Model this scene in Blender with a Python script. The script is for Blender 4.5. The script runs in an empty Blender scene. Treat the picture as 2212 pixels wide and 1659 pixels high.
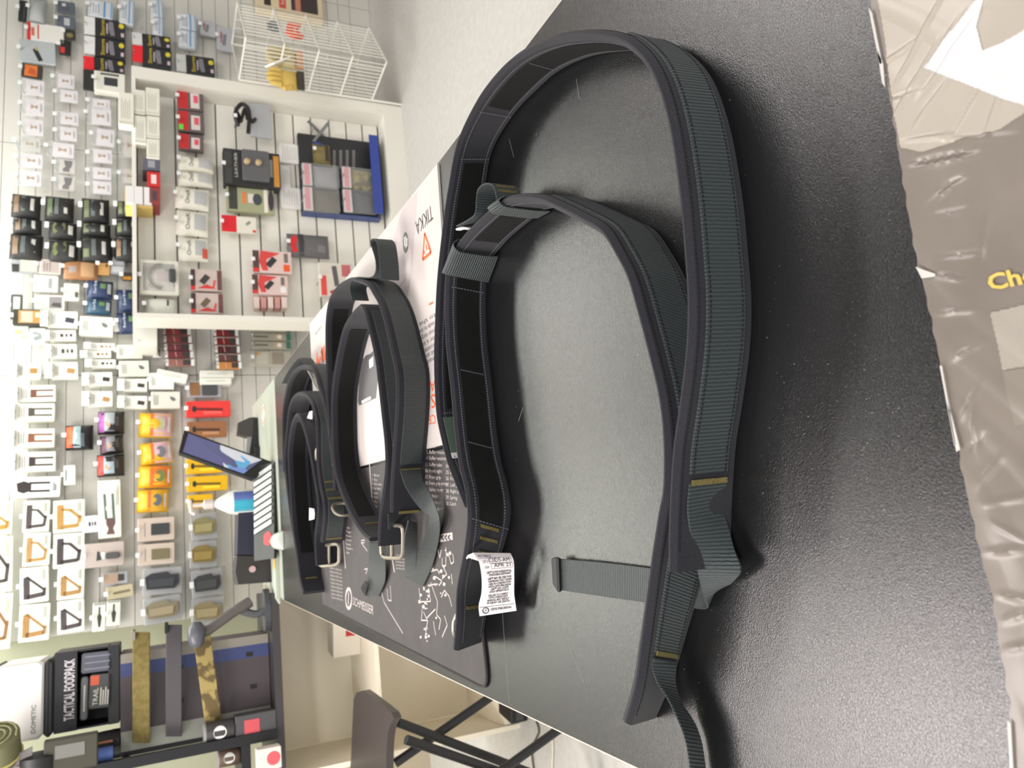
import bpy, math, random
from mathutils import Vector, Matrix
V = Vector
random.seed(11)
sc = bpy.context.scene

# ------------------------------------------------------------------ camera
FPX, PCX, PCY = 1650.0, 1106.0, 829.5
PITCH, ROLL = math.radians(25.5), 32 / 3454.0
FWD = V((0, math.cos(PITCH), -math.sin(PITCH)))
UPV = V((0, math.sin(PITCH), math.cos(PITCH)))
RGT = V((1, 0, 0))
CLX = (-UPV) * math.cos(ROLL) - RGT * math.sin(ROLL)
CLY = RGT * math.cos(ROLL) + (-UPV) * math.sin(ROLL)
CAM = V((0, 0, 0.42))
cam_data = bpy.data.cameras.new('camera')
cam = bpy.data.objects.new('camera', cam_data)
sc.collection.objects.link(cam)
m = Matrix((CLX, CLY, -FWD)).transposed().to_4x4()
m.translation = CAM
cam.matrix_world = m
cam_data.sensor_width = 36.0
cam_data.lens = 36.0 * FPX / 2212.0
cam_data.clip_start = 0.02
cam_data.dof.use_dof = True
cam_data.dof.focus_distance = 0.80
cam_data.dof.aperture_fstop = 10.5
sc.camera = cam

# ------------------------------------------------------------------ light
sc.view_settings.view_transform = 'Standard'
sc.view_settings.look = 'None'
sc.view_settings.gamma = 1
sc.view_settings.use_curve_mapping = False
sc.view_settings.exposure = 0.40
world = bpy.data.worlds.new('world')
sc.world = world
world.use_nodes = True
world.node_tree.nodes['Background'].inputs[0].default_value = (0.97, 0.98, 1.0, 1)
world.node_tree.nodes['Background'].inputs[1].default_value = 0.90

ZC = 1.95          # ceiling height above the counter top
LIGHTS = [         # (x, y, size x, size y, watts, tint, label)
    (-1.22, 1.60, 0.80, 1.30, 31, (1.0, 0.92, 0.92), 'flat white ceiling light panel over the left side of the counter'),
    (1.70, 2.10, 0.80, 1.30, 19, (1.0, 0.95, 0.96), 'flat white ceiling light panel over the floor right of the counter'),
    (-0.90, 3.62, 1.30, 0.55, 21, (0.96, 1.0, 0.94), 'flat white ceiling light panel above the till'),
    (0.60, 3.86, 1.30, 0.55, 21, (0.97, 1.0, 0.96), 'flat white ceiling light panel above the slatwall unit'),
    (-2.90, 2.60, 0.70, 1.40, 14, (1.0, 0.98, 0.95), 'flat white ceiling light panel above the box stack at the left'),
    (-2.30, 0.15, 0.70, 1.40, 56, (1.0, 0.97, 0.92), 'flat white ceiling light panel over the floor left of the counter'),  # added lamp with no known source, lights the cubbies from the front
    (0.00, -1.30, 1.40, 0.70, 55, (1.0, 0.98, 0.96), 'flat white ceiling light panel behind the viewpoint'),  # added front fill for surfaces facing the camera, no known fitting
]
for i, (x, y, sx, sy, w, tint, lb) in enumerate(LIGHTS):
    ld = bpy.data.lights.new('ceiling_lamp', 'AREA')
    ld.shape = 'RECTANGLE'
    ld.size, ld.size_y = sx, sy
    ld.energy = w
    ld.color = tint
    lo = bpy.data.objects.new('ceiling_lamp', ld)
    lo.location = (x, y, ZC - 0.035)
    sc.collection.objects.link(lo)

# ------------------------------------------------------------------ rays
def ray(px, py):
    return FWD + CLX * ((px - PCX) / FPX) - CLY * ((py - PCY) / FPX)

def atz(px, py, z=0.0):
    d = ray(px, py)
    return CAM + d * ((z - CAM.z) / d.z)

def aty(px, py, y):
    d = ray(px, py)
    return CAM + d * ((y - CAM.y) / d.y)

ANG = math.radians(13.5)
WU = V((math.cos(ANG), math.sin(ANG), 0))
WN = V((math.sin(ANG), -math.cos(ANG), 0))
WV = V((0, 0, 1))

def atn(px, py, off):
    """point of the vertical plane p.WN = -off that pixel (px,py) sees"""
    d = ray(px, py)
    return CAM + d * ((-off - CAM.dot(WN)) / d.dot(WN))

OFF_WALL, OFF_FRONT, OFF_SLAT, OFF_DESK = 4.17, 3.72, 3.95, 2.96

# ------------------------------------------------------------------ materials
def lin(c):
    out = []
    for v in c:
        v = v / 255.0
        out.append(v / 12.92 if v <= 0.04045 else ((v + 0.055) / 1.055) ** 2.4)
    return (out[0], out[1], out[2], 1.0)

MATS = {}
def mat(name, rgb, rough=0.6, metal=0.0, spec=0.5, noise=None, bump=None, alpha=None, emit=None, sheen=0.0):
    if name in MATS:
        return MATS[name]
    mt = bpy.data.materials.new(name)
    mt.use_nodes = True
    nt = mt.node_tree
    b = nt.nodes['Principled BSDF']
    b.inputs['Base Color'].default_value = lin(rgb)
    b.inputs['Roughness'].default_value = rough
    b.inputs['Metallic'].default_value = metal
    b.inputs['Specular IOR Level'].default_value = spec
    if sheen:
        b.inputs['Sheen Weight'].default_value = sheen
        b.inputs['Sheen Roughness'].default_value = 0.6
    if alpha is not None:
        b.inputs['Alpha'].default_value = alpha
    if emit:
        b.inputs['Emission Color'].default_value = lin(rgb)
        b.inputs['Emission Strength'].default_value = emit
    if noise or bump:
        tc = nt.nodes.new('ShaderNodeTexCoord')
    if noise:
        sc_, rgb2, lo, hi = noise
        n = nt.nodes.new('ShaderNodeTexNoise')
        n.inputs['Scale'].default_value = sc_
        n.inputs['Detail'].default_value = 4
        r = nt.nodes.new('ShaderNodeValToRGB')
        r.color_ramp.elements[0].position = lo
        r.color_ramp.elements[1].position = hi
        r.color_ramp.elements[0].color = lin(rgb)
        r.color_ramp.elements[1].color = lin(rgb2)
        nt.links.new(tc.outputs['Object'], n.inputs['Vector'])
        nt.links.new(n.outputs['Fac'], r.inputs['Fac'])
        nt.links.new(r.outputs['Color'], b.inputs['Base Color'])
    if bump:
        sc_, st, dist = bump
        n = nt.nodes.new('ShaderNodeTexNoise')
        n.inputs['Scale'].default_value = sc_
        n.inputs['Detail'].default_value = 3
        bp = nt.nodes.new('ShaderNodeBump')
        bp.inputs['Strength'].default_value = st
        bp.inputs['Distance'].default_value = dist
        nt.links.new(tc.outputs['Object'], n.inputs['Vector'])
        nt.links.new(n.outputs['Fac'], bp.inputs['Height'])
        nt.links.new(bp.outputs['Normal'], b.inputs['Normal'])
    MATS[name] = mt
    return mt

def col(rgb, rough=0.55):
    return mat('paint_%d_%d_%d' % tuple(rgb), rgb, rough)

def webbing_mat(name, rgb, rgb2, period):
    mt = mat(name, rgb, 0.6, sheen=0.10)
    nt = mt.node_tree
    b = nt.nodes['Principled BSDF']
    tc = nt.nodes.new('ShaderNodeTexCoord')
    w = nt.nodes.new('ShaderNodeTexWave')
    w.wave_type = 'BANDS'
    w.bands_direction = 'X'
    w.inputs['Scale'].default_value = 2 * math.pi / (20 * period)
    w.inputs['Distortion'].default_value = 1.1
    w.inputs['Detail'].default_value = 2
    w.inputs['Detail Scale'].default_value = 2.5
    nt.links.new(tc.outputs['UV'], w.inputs['Vector'])
    r = nt.nodes.new('ShaderNodeValToRGB')
    r.color_ramp.elements[0].color = lin(rgb)
    r.color_ramp.elements[1].color = lin(rgb2)
    nt.links.new(w.outputs['Fac'], r.inputs['Fac'])
    nt.links.new(r.outputs['Color'], b.inputs['Base Color'])
    bp = nt.nodes.new('ShaderNodeBump')
    bp.inputs['Strength'].default_value = 0.9
    bp.inputs['Distance'].default_value = 0.0010
    nt.links.new(w.outputs['Fac'], bp.inputs['Height'])
    nt.links.new(bp.outputs['Normal'], b.inputs['Normal'])
    return mt

M_FAB = mat('softshell_fabric', (30, 30, 36), 0.85, spec=0.2, noise=(900, (41, 40, 47), 0.35, 0.7), bump=(1400, 0.35, 0.0006), sheen=0.10)
M_VEL = mat('hook_and_loop', (10, 11, 11), 0.9, spec=0.15, noise=(500, (24, 25, 24), 0.45, 0.8), bump=(2500, 0.8, 0.0012), sheen=0.05)
M_WEB = webbing_mat('webbing', (27, 34, 36), (52, 63, 65), 0.0030)
M_WEBF = webbing_mat('webbing_far', (32, 38, 39), (48, 57, 58), 0.0034)
M_STI = mat('stitch_thread', (104, 104, 112), 0.7)
M_STD = mat('stitch_thread_dark', (16, 16, 20), 0.8)
M_TAC = mat('olive_thread', (128, 116, 66), 0.8, bump=(1800, 0.9, 0.001), noise=(900, (92, 84, 44), 0.4, 0.6))
M_STEEL = mat('brushed_steel', (150, 142, 130), 0.5, 0.75)
M_BLK = mat('black_plastic', (30, 30, 32), 0.5)
M_BLKM = mat('black_metal', (33, 33, 35), 0.42, 0.3)
M_WHT = mat('white_laminate', (236, 233, 224), 0.45)
M_WALL = mat('wall_paint', (226, 227, 219), 0.7, bump=(60, 0.06, 0.003))
M_OLIVE = mat('olive_wall_paint', (170, 172, 148), 0.75, bump=(60, 0.06, 0.003))
M_PEG = mat('grey_wall_panel', (218, 216, 209), 0.6)
M_GROOVE = mat('slat_groove', (128, 128, 120), 0.7)
M_GROOVEW = mat('wall_groove', (176, 175, 168), 0.7)
M_HOOK = mat('hook_chrome', (190, 190, 188), 0.3, 0.8)
M_TAB = mat('price_tab', (240, 241, 240), 0.25)
M_CLEAR = mat('clear_film', (225, 228, 232), 0.12, alpha=0.16)
M_CLEARG = mat('smoky_film', (190, 194, 202), 0.15, alpha=0.55)
M_PAPER = mat('white_paper', (240, 238, 236), 0.6)
M_INK = mat('black_ink', (28, 28, 30), 0.6)
M_GINK = mat('grey_ink', (120, 120, 120), 0.6)
M_ORG = mat('orange_ink', (240, 98, 40), 0.55)

# ------------------------------------------------------------------ mesh builder
class MB:
    def __init__(self):
        self.v, self.f, self.uv = [], [], {}

    def add(self, verts, faces):
        o = len(self.v)
        self.v += [tuple(p) for p in verts]
        self.f += [tuple(i + o for i in f) for f in faces]
        return self

    def box(self, x0, y0, z0, x1, y1, z1):
        x0, x1 = min(x0, x1), max(x0, x1)
        y0, y1 = min(y0, y1), max(y0, y1)
        z0, z1 = min(z0, z1), max(z0, z1)
        v = [(x0, y0, z0), (x1, y0, z0), (x1, y1, z0), (x0, y1, z0), (x0, y0, z1), (x1, y0, z1), (x1, y1, z1), (x0, y1, z1)]
        return self.add(v, [(3, 2, 1, 0), (4, 5, 6, 7), (0, 1, 5, 4), (1, 2, 6, 5), (2, 3, 7, 6), (3, 0, 4, 7)])

    def rbox(self, x0, y0, z0, x1, y1, z1, r=0.004):
        """box whose four upright edges and rims are chamfered"""
        x0, x1 = min(x0, x1), max(x0, x1)
        y0, y1 = min(y0, y1), max(y0, y1)
        z0, z1 = min(z0, z1), max(z0, z1)
        r = min(r, (x1 - x0) * 0.45, (y1 - y0) * 0.45, (z1 - z0) * 0.45)

        def ring(i, z):
            a = [(x0 + i + r, y0 + i), (x1 - i - r, y0 + i), (x1 - i, y0 + i + r), (x1 - i, y1 - i - r),
                 (x1 - i - r, y1 - i), (x0 + i + r, y1 - i), (x0 + i, y1 - i - r), (x0 + i, y0 + i + r)]
            return [(p[0], p[1], z) for p in a]
        h = r * 0.5
        v = ring(h, z0) + ring(0, z0 + h) + ring(0, z1 - h) + ring(h, z1)
        f = [tuple(range(7, -1, -1)), tuple(range(24, 32))]
        for k in range(3):
            for i in range(8):
                j = (i + 1) % 8
                f.append((k * 8 + i, k * 8 + j, (k + 1) * 8 + j, (k + 1) * 8 + i))
        return self.add(v, f)

    def prism(self, poly, z0, z1):
        a = sum(poly[i][0] * poly[(i + 1) % len(poly)][1] - poly[(i + 1) % len(poly)][0] * poly[i][1] for i in range(len(poly)))
        if a < 0:
            poly = poly[::-1]
        n = len(poly)
        v = [(p[0], p[1], z0) for p in poly] + [(p[0], p[1], z1) for p in poly]
        f = [tuple(range(n - 1, -1, -1)), tuple(range(n, 2 * n))]
        f += [(i, (i + 1) % n, n + (i + 1) % n, n + i) for i in range(n)]
        return self.add(v, f)

    def slab(self, pts, nrm):
        """prism from a 3-D polygon pushed back along nrm (a vector)"""
        n = len(pts)
        nrm = V(nrm)
        pts = [V(p) for p in pts]
        fn = V((0, 0, 0))
        for i in range(n):
            fn += (pts[i] - pts[0]).cross(pts[(i + 1) % n] - pts[0])
        if fn.dot(nrm) > 0:
            pts = pts[::-1]
        v = [tuple(p) for p in pts] + [tuple(p + nrm) for p in pts]
        f = [tuple(range(n)), tuple(range(2 * n - 1, n - 1, -1))]
        f += [(i, n + i, n + (i + 1) % n, (i + 1) % n) for i in range(n)]
        return self.add(v, f)

    def tube(self, pts, r, n=8, closed=False):
        pts = [V(p) for p in pts]
        rings = []
        k = len(pts)
        prev = None
        for i, p in enumerate(pts):
            if closed:
                t = pts[(i + 1) % k] - pts[i - 1]
            else:
                t = pts[min(i + 1, k - 1)] - pts[max(i - 1, 0)]
            t.normalize()
            if prev is None:
                a = V((0, 0, 1)) if abs(t.z) < 0.9 else V((1, 0, 0))
                prev = (a - t * a.dot(t)).normalized()
            else:
                prev = (prev - t * prev.dot(t)).normalized()
            b = t.cross(prev)
            rr = r[i] if isinstance(r, (list, tuple)) else r
            rings.append([p + prev * (rr * math.cos(2 * math.pi * j / n)) + b * (rr * math.sin(2 * math.pi * j / n)) for j in range(n)])
        v = [q for rg in rings for q in rg]
        f = []
        for i in range(k if closed else k - 1):
            i2 = (i + 1) % k
            for j in range(n):
                j2 = (j + 1) % n
                f.append((i * n + j, i * n + j2, i2 * n + j2, i2 * n + j))
        if not closed:
            f.append(tuple(range(n - 1, -1, -1)))
            f.append(tuple(range((k - 1) * n, k * n)))
        return self.add(v, f)

    def lathe(self, prof, n=20, c=(0, 0, 0)):
        v, f = [], []
        for r, z in prof:
            for j in range(n):
                a = 2 * math.pi * j / n
                v.append((c[0] + r * math.cos(a), c[1] + r * math.sin(a), c[2] + z))
        for i in range(len(prof) - 1):
            for j in range(n):
                j2 = (j + 1) % n
                f.append((i * n + j, i * n + j2, (i + 1) * n + j2, (i + 1) * n + j))
        f.append(tuple(range(n - 1, -1, -1)))
        f.append(tuple(range((len(prof) - 1) * n, len(prof) * n)))
        return self.add(v, f)

    def pillow(self, x0, y0, x1, y1, z0, d, nx=8, ny=8, wob=0.0, seed=0):
        """stuffed bag: flat rim, bulged front"""
        rr = random.Random(seed)
        ph = [rr.uniform(0, 6.28) for _ in range(4)]
        v, f = [], []
        for j in range(ny + 1):
            for i in range(nx + 1):
                a, b = i / nx, j / ny
                h = (max(0.0, math.sin(math.pi * a)) ** 0.45) * (max(0.0, math.sin(math.pi * b)) ** 0.45)
                h *= 1 + wob * math.sin(5 * a + ph[0]) * math.sin(6 * b + ph[1])
                v.append((x0 + (x1 - x0) * a, y0 + (y1 - y0) * b, z0 + 0.002 + d * h))
        N = len(v)
        for j in range(ny + 1):
            for i in range(nx + 1):
                v.append((x0 + (x1 - x0) * i / nx, y0 + (y1 - y0) * j / ny, z0))
        W = nx + 1
        for j in range(ny):
            for i in range(nx):
                a = j * W + i
                f.append((a, a + 1, a + W + 1, a + W))
                f.append((N + a + W, N + a + W + 1, N + a + 1, N + a))
        for i in range(nx):
            f.append((i, N + i, N + i + 1, i + 1))
            a = ny * W + i
            f.append((a, a + 1, N + a + 1, N + a))
        for j in range(ny):
            a = j * W
            f.append((a, a + W, N + a + W, N + a))
            a = j * W + nx
            f.append((a, N + a, N + a + W, a + W))
        return self.add(v, f)

    def build(self, name, material, parent=None, smooth=False):
        me = bpy.data.meshes.new(name)
        me.from_pydata(self.v, [], self.f)
        if self.uv:
            uvl = me.uv_layers.new(name='UVMap')
            for lp in me.loops:
                uvl.data[lp.index].uv = self.uv.get(lp.vertex_index, (0, 0))
        me.materials.append(material)
        if smooth:
            for p in me.polygons:
                p.use_smooth = True
            try:
                me.set_sharp_from_angle(angle=math.radians(40))
            except Exception:
                pass
        me.update()
        o = bpy.data.objects.new(name, me)
        sc.collection.objects.link(o)
        if parent is not None:
            o.parent = parent
        return o

def tag(o, label, cat, group=None, kind=None):
    if label:
        o['label'] = label
    if cat:
        o['category'] = cat
    if group:
        o['group'] = group
    if kind:
        o['kind'] = kind
    return o

def thing(name, label, cat, loc=(0, 0, 0), mtx=None, group=None):
    o = bpy.data.objects.new(name, None)
    o.empty_display_size = 0.02
    if mtx is not None:
        o.matrix_world = mtx
    else:
        o.location = loc
    sc.collection.objects.link(o)
    return tag(o, label, cat, group)

def struct(name, mb, material, smooth=False, parent=None):
    o = mb.build(name, material, parent, smooth)
    if parent is None:
        o['kind'] = 'structure'
    return o

# ------------------------------------------------------------------ text
TXT = {}
def text_geo(s, bold=0.0):
    s, bold = (s[1:], 0.028) if s[:1] == '*' else (s, bold)
    if (s, bold) in TXT:
        return TXT[(s, bold)]
    cu = bpy.data.curves.new('text', 'FONT')
    cu.body = s
    cu.resolution_u = 2
    cu.offset = bold
    o = bpy.data.objects.new('text', cu)
    sc.collection.objects.link(o)
    bpy.context.view_layer.update()
    dg = bpy.context.evaluated_depsgraph_get()
    me = bpy.data.meshes.new_from_object(o.evaluated_get(dg))
    vs = [(v.co.x, v.co.y) for v in me.vertices]
    fs = [tuple(p.vertices) for p in me.polygons]
    bpy.data.objects.remove(o)
    bpy.data.curves.remove(cu)
    bpy.data.meshes.remove(me)
    xs = [p[0] for p in vs]
    w = max(xs) if xs else 1.0
    TXT[(s, bold)] = (vs, fs, w)
    return TXT[(s, bold)]

def text_mb(mb, s, fn):
    """fn(u,v): u 0..1 along the line, v in cap heights -> 3-D point"""
    vs, fs, w = text_geo(s)
    return mb.add([tuple(fn(x / w, y / 0.70)) for x, y in vs], fs)

def text_aff(mb, s, o, ex, ey):
    """o = start of baseline, ex = whole run, ey = cap height vector"""
    o, ex, ey = V(o), V(ex), V(ey)
    return text_mb(mb, s, lambda u, v: o + ex * u + ey * v)

# ------------------------------------------------------------------ curves and ribbons
def catmull(pts, n, closed=False):
    pts = [V(p) for p in pts]
    k = len(pts)
    dense = []
    for i in range(k - 1):
        p0, p1, p2, p3 = pts[max(i - 1, 0)], pts[i], pts[i + 1], pts[min(i + 2, k - 1)]
        for j in range(16):
            t = j / 16
            dense.append(0.5 * ((2 * p1) + (p2 - p0) * t + (2 * p0 - 5 * p1 + 4 * p2 - p3) * t * t + (3 * p1 - p0 - 3 * p2 + p3) * t ** 3))
    dense.append(pts[-1])
    acc = [0]
    for i in range(1, len(dense)):
        acc.append(acc[-1] + (dense[i] - dense[i - 1]).length)
    out, j = [], 0
    for i in range(n):
        s = acc[-1] * i / (n - 1)
        while j < len(acc) - 2 and acc[j + 1] < s:
            j += 1
        d = acc[j + 1] - acc[j]
        t = (s - acc[j]) / d if d > 1e-9 else 0
        out.append(dense[j].lerp(dense[j + 1], min(max(t, 0), 1)))
    return out

def frames(A, B):
    n = len(A)
    fr, s = [], 0.0
    for i in range(n):
        a, b = max(i - 1, 0), min(i + 1, n - 1)
        t = ((A[b] + B[b]) - (A[a] + B[a])).normalized()
        w = B[i] - A[i]
        nn = t.cross(w).normalized()
        if i:
            s += ((A[i] + B[i]) * 0.5 - (A[i - 1] + B[i - 1]) * 0.5).length
        fr.append((A[i], w, nn, s))
    return fr

def ribbon(A, B, t, v0=0.0, v1=1.0, off=0.0, i0=0, i1=None, r=0.45):
    """solid band between edge curves A and B, thickness t, shifted off along its normal"""
    fr = frames(A, B)[i0:i1]
    mb = MB()
    v, uv = [], {}
    for (a, w, nn, s) in fr:
        L = w.length
        bv = min(t * r / max(L, 1e-6), (v1 - v0) * 0.4)
        h, c = t / 2, t / 2 * (1 - 2 * r * 0.9)
        sec = [(v0 + bv, -h), ((v0 + v1) / 2, -h), (v1 - bv, -h), (v1, -c), (v1, c), (v1 - bv, h), ((v0 + v1) / 2, h), (v0 + bv, h), (v0, c), (v0, -c)]
        for (q, d) in sec:
            uv[len(v)] = (s, q * L)
            v.append(tuple(a + w * q + nn * (d + off)))
    k, n = 10, len(fr)
    f = []
    for i in range(n - 1):
        for j in range(k):
            j2 = (j + 1) % k
            f.append((i * k + j, i * k + j2, (i + 1) * k + j2, (i + 1) * k + j))
    f.append(tuple(range(k - 1, -1, -1)))
    f.append(tuple(range((n - 1) * k, n * k)))
    mb.v, mb.f, mb.uv = v, f, uv
    return mb

def dashes(mb, A, B, v, off, i0, i1, step=0.0036, ln=0.0022, th=0.0007, h=0.0005):
    fr = frames(A, B)[i0:i1]
    s, e = fr[0][3], fr[-1][3]
    j = 0
    def at(x):
        nonlocal j
        while j < len(fr) - 2 and fr[j + 1][3] < x:
            j += 1
        a, b = fr[j], fr[j + 1]
        q = (x - a[3]) / max(b[3] - a[3], 1e-9)
        return (a[0] + a[1] * v).lerp(b[0] + b[1] * v, q), a[1].normalized(), a[2]
    while s + ln < e:
        p, w, nn = at(s)
        q, _, _ = at(s + ln)
        c = [p - w * th + nn * off, q - w * th + nn * off, q + w * th + nn * off, p + w * th + nn * off]
        up = nn * (h if off >= 0 else -h)
        mb.add([tuple(x) for x in c] + [tuple(x + up) for x in c],
               [(0, 1, 2, 3), (7, 6, 5, 4), (0, 4, 5, 1), (1, 5, 6, 2), (2, 6, 7, 3), (3, 7, 4, 0)])
        s += step
    return mb

def crossdash(mb, A, B, i, v0, v1, off, n=11, h=0.0005):
    a, w, nn, s = frames(A, B)[i]
    tdir = (A[min(i + 1, len(A) - 1)] - A[max(i - 1, 0)]).normalized()
    for k in range(n):
        q0 = v0 + (v1 - v0) * (k + 0.15) / n
        q1 = v0 + (v1 - v0) * (k + 0.75) / n
        p, q = a + w * q0 + nn * off, a + w * q1 + nn * off
        c = [p - tdir * 0.0006, q - tdir * 0.0006, q + tdir * 0.0006, p + tdir * 0.0006]
        up = nn * (h if off >= 0 else -h)
        mb.add([tuple(x) for x in c] + [tuple(x + up) for x in c],
               [(0, 1, 2, 3), (7, 6, 5, 4), (0, 4, 5, 1), (1, 5, 6, 2), (2, 6, 7, 3), (3, 7, 4, 0)])
    return mb

def near_i(A, p):
    p = V(p)
    return min(range(len(A)), key=lambda i: (A[i] - p).length)

# ================================================================== the room
ZF = -0.90
def wallpt(s, t, off):
    """s along the wall, t up, plane at distance off"""
    return WU * s - WN * off + WV * t

mb = MB().box(-6, -4, ZF - 0.05, 7, 7.5, ZF)
M_FLOOR = mat('vinyl_floor', (192, 189, 186), 0.55, noise=(30, (204, 201, 197), 0.3, 0.75), bump=(90, 0.12, 0.001))
struct('floor', mb, M_FLOOR)
struct('ceiling', MB().box(-6, -4, ZC, 7, 7.5, ZC + 0.05), mat('ceiling_tile', (140, 138, 134), 0.8))
def wall_panel(s0, s1, t0, t1, off, th):
    m_ = MB()
    p = [wallpt(s0, t0, off), wallpt(s1, t0, off), wallpt(s1, t1, off), wallpt(s0, t1, off)]
    return m_.slab(p, -WN * th)
def s_of(px, py, off):
    return atn(px, py, off).dot(WU)
_z0, _z1 = atn(65, 900, OFF_WALL).z, atn(180, 900, OFF_WALL).z
_st = (_z0 - _z1) / 3
GZ = [1.226] + [z for z in [_z0 + _st * 6 - _st * k for k in range(40)] if ZF + .1 < z < 1.2] + [ZF]
S_PEG = s_of(220, 1362, OFF_WALL)
struct('wall_back', wall_panel(-6, 7, ZF, ZC, OFF_WALL + 0.03, 0.1), M_OLIVE)
pt = MB()
for k in range(8):
    s1 = S_PEG + 1.22 * k
    o = struct('trim_%d' % (k + 1), wall_panel(s1 + 0.002, s1 + 1.218, ZF, 1.226, OFF_WALL + 0.012, 0.016), M_GROOVEW)
    if -2.5 < s1 < 5:
        for q in range(len(GZ) - 1):
            wall_panel(s1 + 0.002, s1 + 1.218, GZ[q + 1] + 0.0014, GZ[q] - 0.0014, OFF_WALL, 0.0118).build('slat', M_PEG, o)
o = struct('trim_9', wall_panel(S_PEG, 6.5, 1.23, ZC - 0.002, OFF_WALL - 0.012, 0.04), mat('wall_fascia', (238, 232, 216), 0.6))
struct('trim_10', wall_panel(S_PEG, 6.5, 1.232, 1.238, OFF_WALL - 0.018, 0.004), M_GROOVE)
struct('trim_11', wall_panel(-6, S_PEG - .004, ZF, -.40, OFF_WALL - .01, .038), mat('beige_dado', (206, 192, 170), .6))
# right-hand wall beyond the display
struct('wall_right', MB().box(4.6, -4, ZF, 4.7, 7, ZC), M_WALL)
struct('wall_left', MB().box(-5.6, -4, ZF, -5.5, 7, ZC), M_OLIVE)
for i, (x, y, sx, sy, w, tint, lb) in enumerate(LIGHTS):
    t = thing('ceiling_light', lb, 'ceiling light', (x, y, ZC))
    f = MB()
    for a, b, c, d in ((-sx / 2 - .02, -sy / 2 - .02, sx / 2 + .02, -sy / 2), (-sx / 2 - .02, sy / 2, sx / 2 + .02, sy / 2 + .02), (-sx / 2 - .02, -sy / 2, -sx / 2, sy / 2), (sx / 2, -sy / 2, sx / 2 + .02, sy / 2)):
        f.box(a, b, -0.03, c, d, 0)
    f.build('frame', M_WHT, t)
    MB().box(-sx / 2, -sy / 2, -0.02, sx / 2, sy / 2, -0.005).build('diffuser', mat('light_diffuser', (255, 248, 235), 0.5, emit=2.2), t)

# ================================================================== the counter
NLc, NRc = V((-0.303, 0.2374, 0)), V((0.492, 0.387, 0))
FRc = V((-0.091, 3.571, 0))
FLc = V((-0.822, 3.394, 0))
M_CTR = mat('charcoal_laminate', (22, 22, 24), 0.30, spec=0.85, noise=(1500, (37, 37, 39), 0.42, 0.75))
def counter_bump():
    nt = M_CTR.node_tree
    b = nt.nodes['Principled BSDF']
    tc = nt.nodes.new('ShaderNodeTexCoord')
    n1 = nt.nodes.new('ShaderNodeTexNoise')
    n1.inputs['Scale'].default_value = 850
    n1.inputs['Detail'].default_value = 3
    n1.inputs['Distortion'].default_value = 0.6
    bp = nt.nodes.new('ShaderNodeBump')
    bp.inputs['Strength'].default_value = 0.5
    bp.inputs['Distance'].default_value = 0.0005
    nt.links.new(tc.outputs['Object'], n1.inputs['Vector'])
    nt.links.new(n1.outputs['Fac'], bp.inputs['Height'])
    nt.links.new(bp.outputs['Normal'], b.inputs['Normal'])
    n2 = nt.nodes.new('ShaderNodeTexNoise')
    n2.inputs['Scale'].default_value = 5
    n2.inputs['Detail'].default_value = 6
    mr = nt.nodes.new('ShaderNodeMapRange')
    mr.inputs['To Min'].default_value = 0.20
    mr.inputs['To Max'].default_value = 0.27
    nt.links.new(tc.outputs['Object'], n2.inputs['Vector'])
    nt.links.new(n2.outputs['Fac'], mr.inputs['Value'])
    nt.links.new(mr.outputs['Result'], b.inputs['Roughness'])
counter_bump()
ctr = thing('shop_counter', 'long charcoal grey laminate shop counter under the black belts', 'counter', (0, 0, 0))
SEAM_R, SEAM_L = V((0.030, 2.905, 0)), V((-0.741, 2.727, 0))
corner = []
c0 = FLc.copy()
d1, d2 = (SEAM_L - FLc).normalized(), (FRc - FLc).normalized()
for k in range(7):
    q = k / 6.0
    a, b = FLc + d1 * 0.22, FLc + d2 * 0.22
    corner.append((a * (1 - q) ** 2 + FLc * 2 * q * (1 - q) + b * q * q))
sr = SEAM_R + (SEAM_R - SEAM_L).normalized() * 0.0
dn0 = (NRc - NLc).normalized()
pn0 = V((dn0.y, -dn0.x, 0))
poly_near = [NLc + pn0 * 0.02, NRc + pn0 * 0.02, SEAM_R, SEAM_L]
g = (FRc - SEAM_R).normalized() * 0.004
poly_far = [SEAM_L + g, SEAM_R + g, FRc] + corner[::-1]
MB().slab(poly_near, (0, 0, -0.028)).build('near_worktop', M_CTR, ctr)
M_FARTOP = mat('laminate_wall_sheen', (158, 164, 152), 0.42, noise=(900, (168, 174, 162), 0.4, 0.7))  # pale green-grey is the wall's grazing reflection, put into the base colour
MB().slab(poly_far, (0, 0, -0.028)).build('far_worktop', M_FARTOP, ctr)
M_EDGE = mat('edge_band', (196, 182, 168), 0.5)
def band(a, b, out):
    a, b, out = V(a), V(b), V(out)
    return MB().slab([a + V((0, 0, -0.0008)), b + V((0, 0, -0.0008)), b + V((0, 0, -0.029)), a + V((0, 0, -0.029))], out)
band(NLc, SEAM_L, (-0.0018, 0, 0)).build('edge_band', M_EDGE, ctr)
band(NRc, SEAM_R, (0.0018, 0, 0)).build('edge_band', M_EDGE, ctr)
body = MB()
mid = lambda a, b, q: a + (b - a) * q
for q0, q1 in ((0.14, 0.17), (0.83, 0.86)):
    a0, a1 = mid(NLc, NRc, q0), mid(NLc, NRc, q1)
    b0, b1 = mid(SEAM_L, SEAM_R, q0), mid(SEAM_L, SEAM_R, q1)
    body = MB().slab([p + V((0, 0, -0.0285)) for p in (a0 + V((0, .1, 0)), a1 + V((0, .1, 0)), b1, b0)], (0, 0, ZF + 0.0285))
    body.build('side_panel', M_WHT, ctr)
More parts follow.
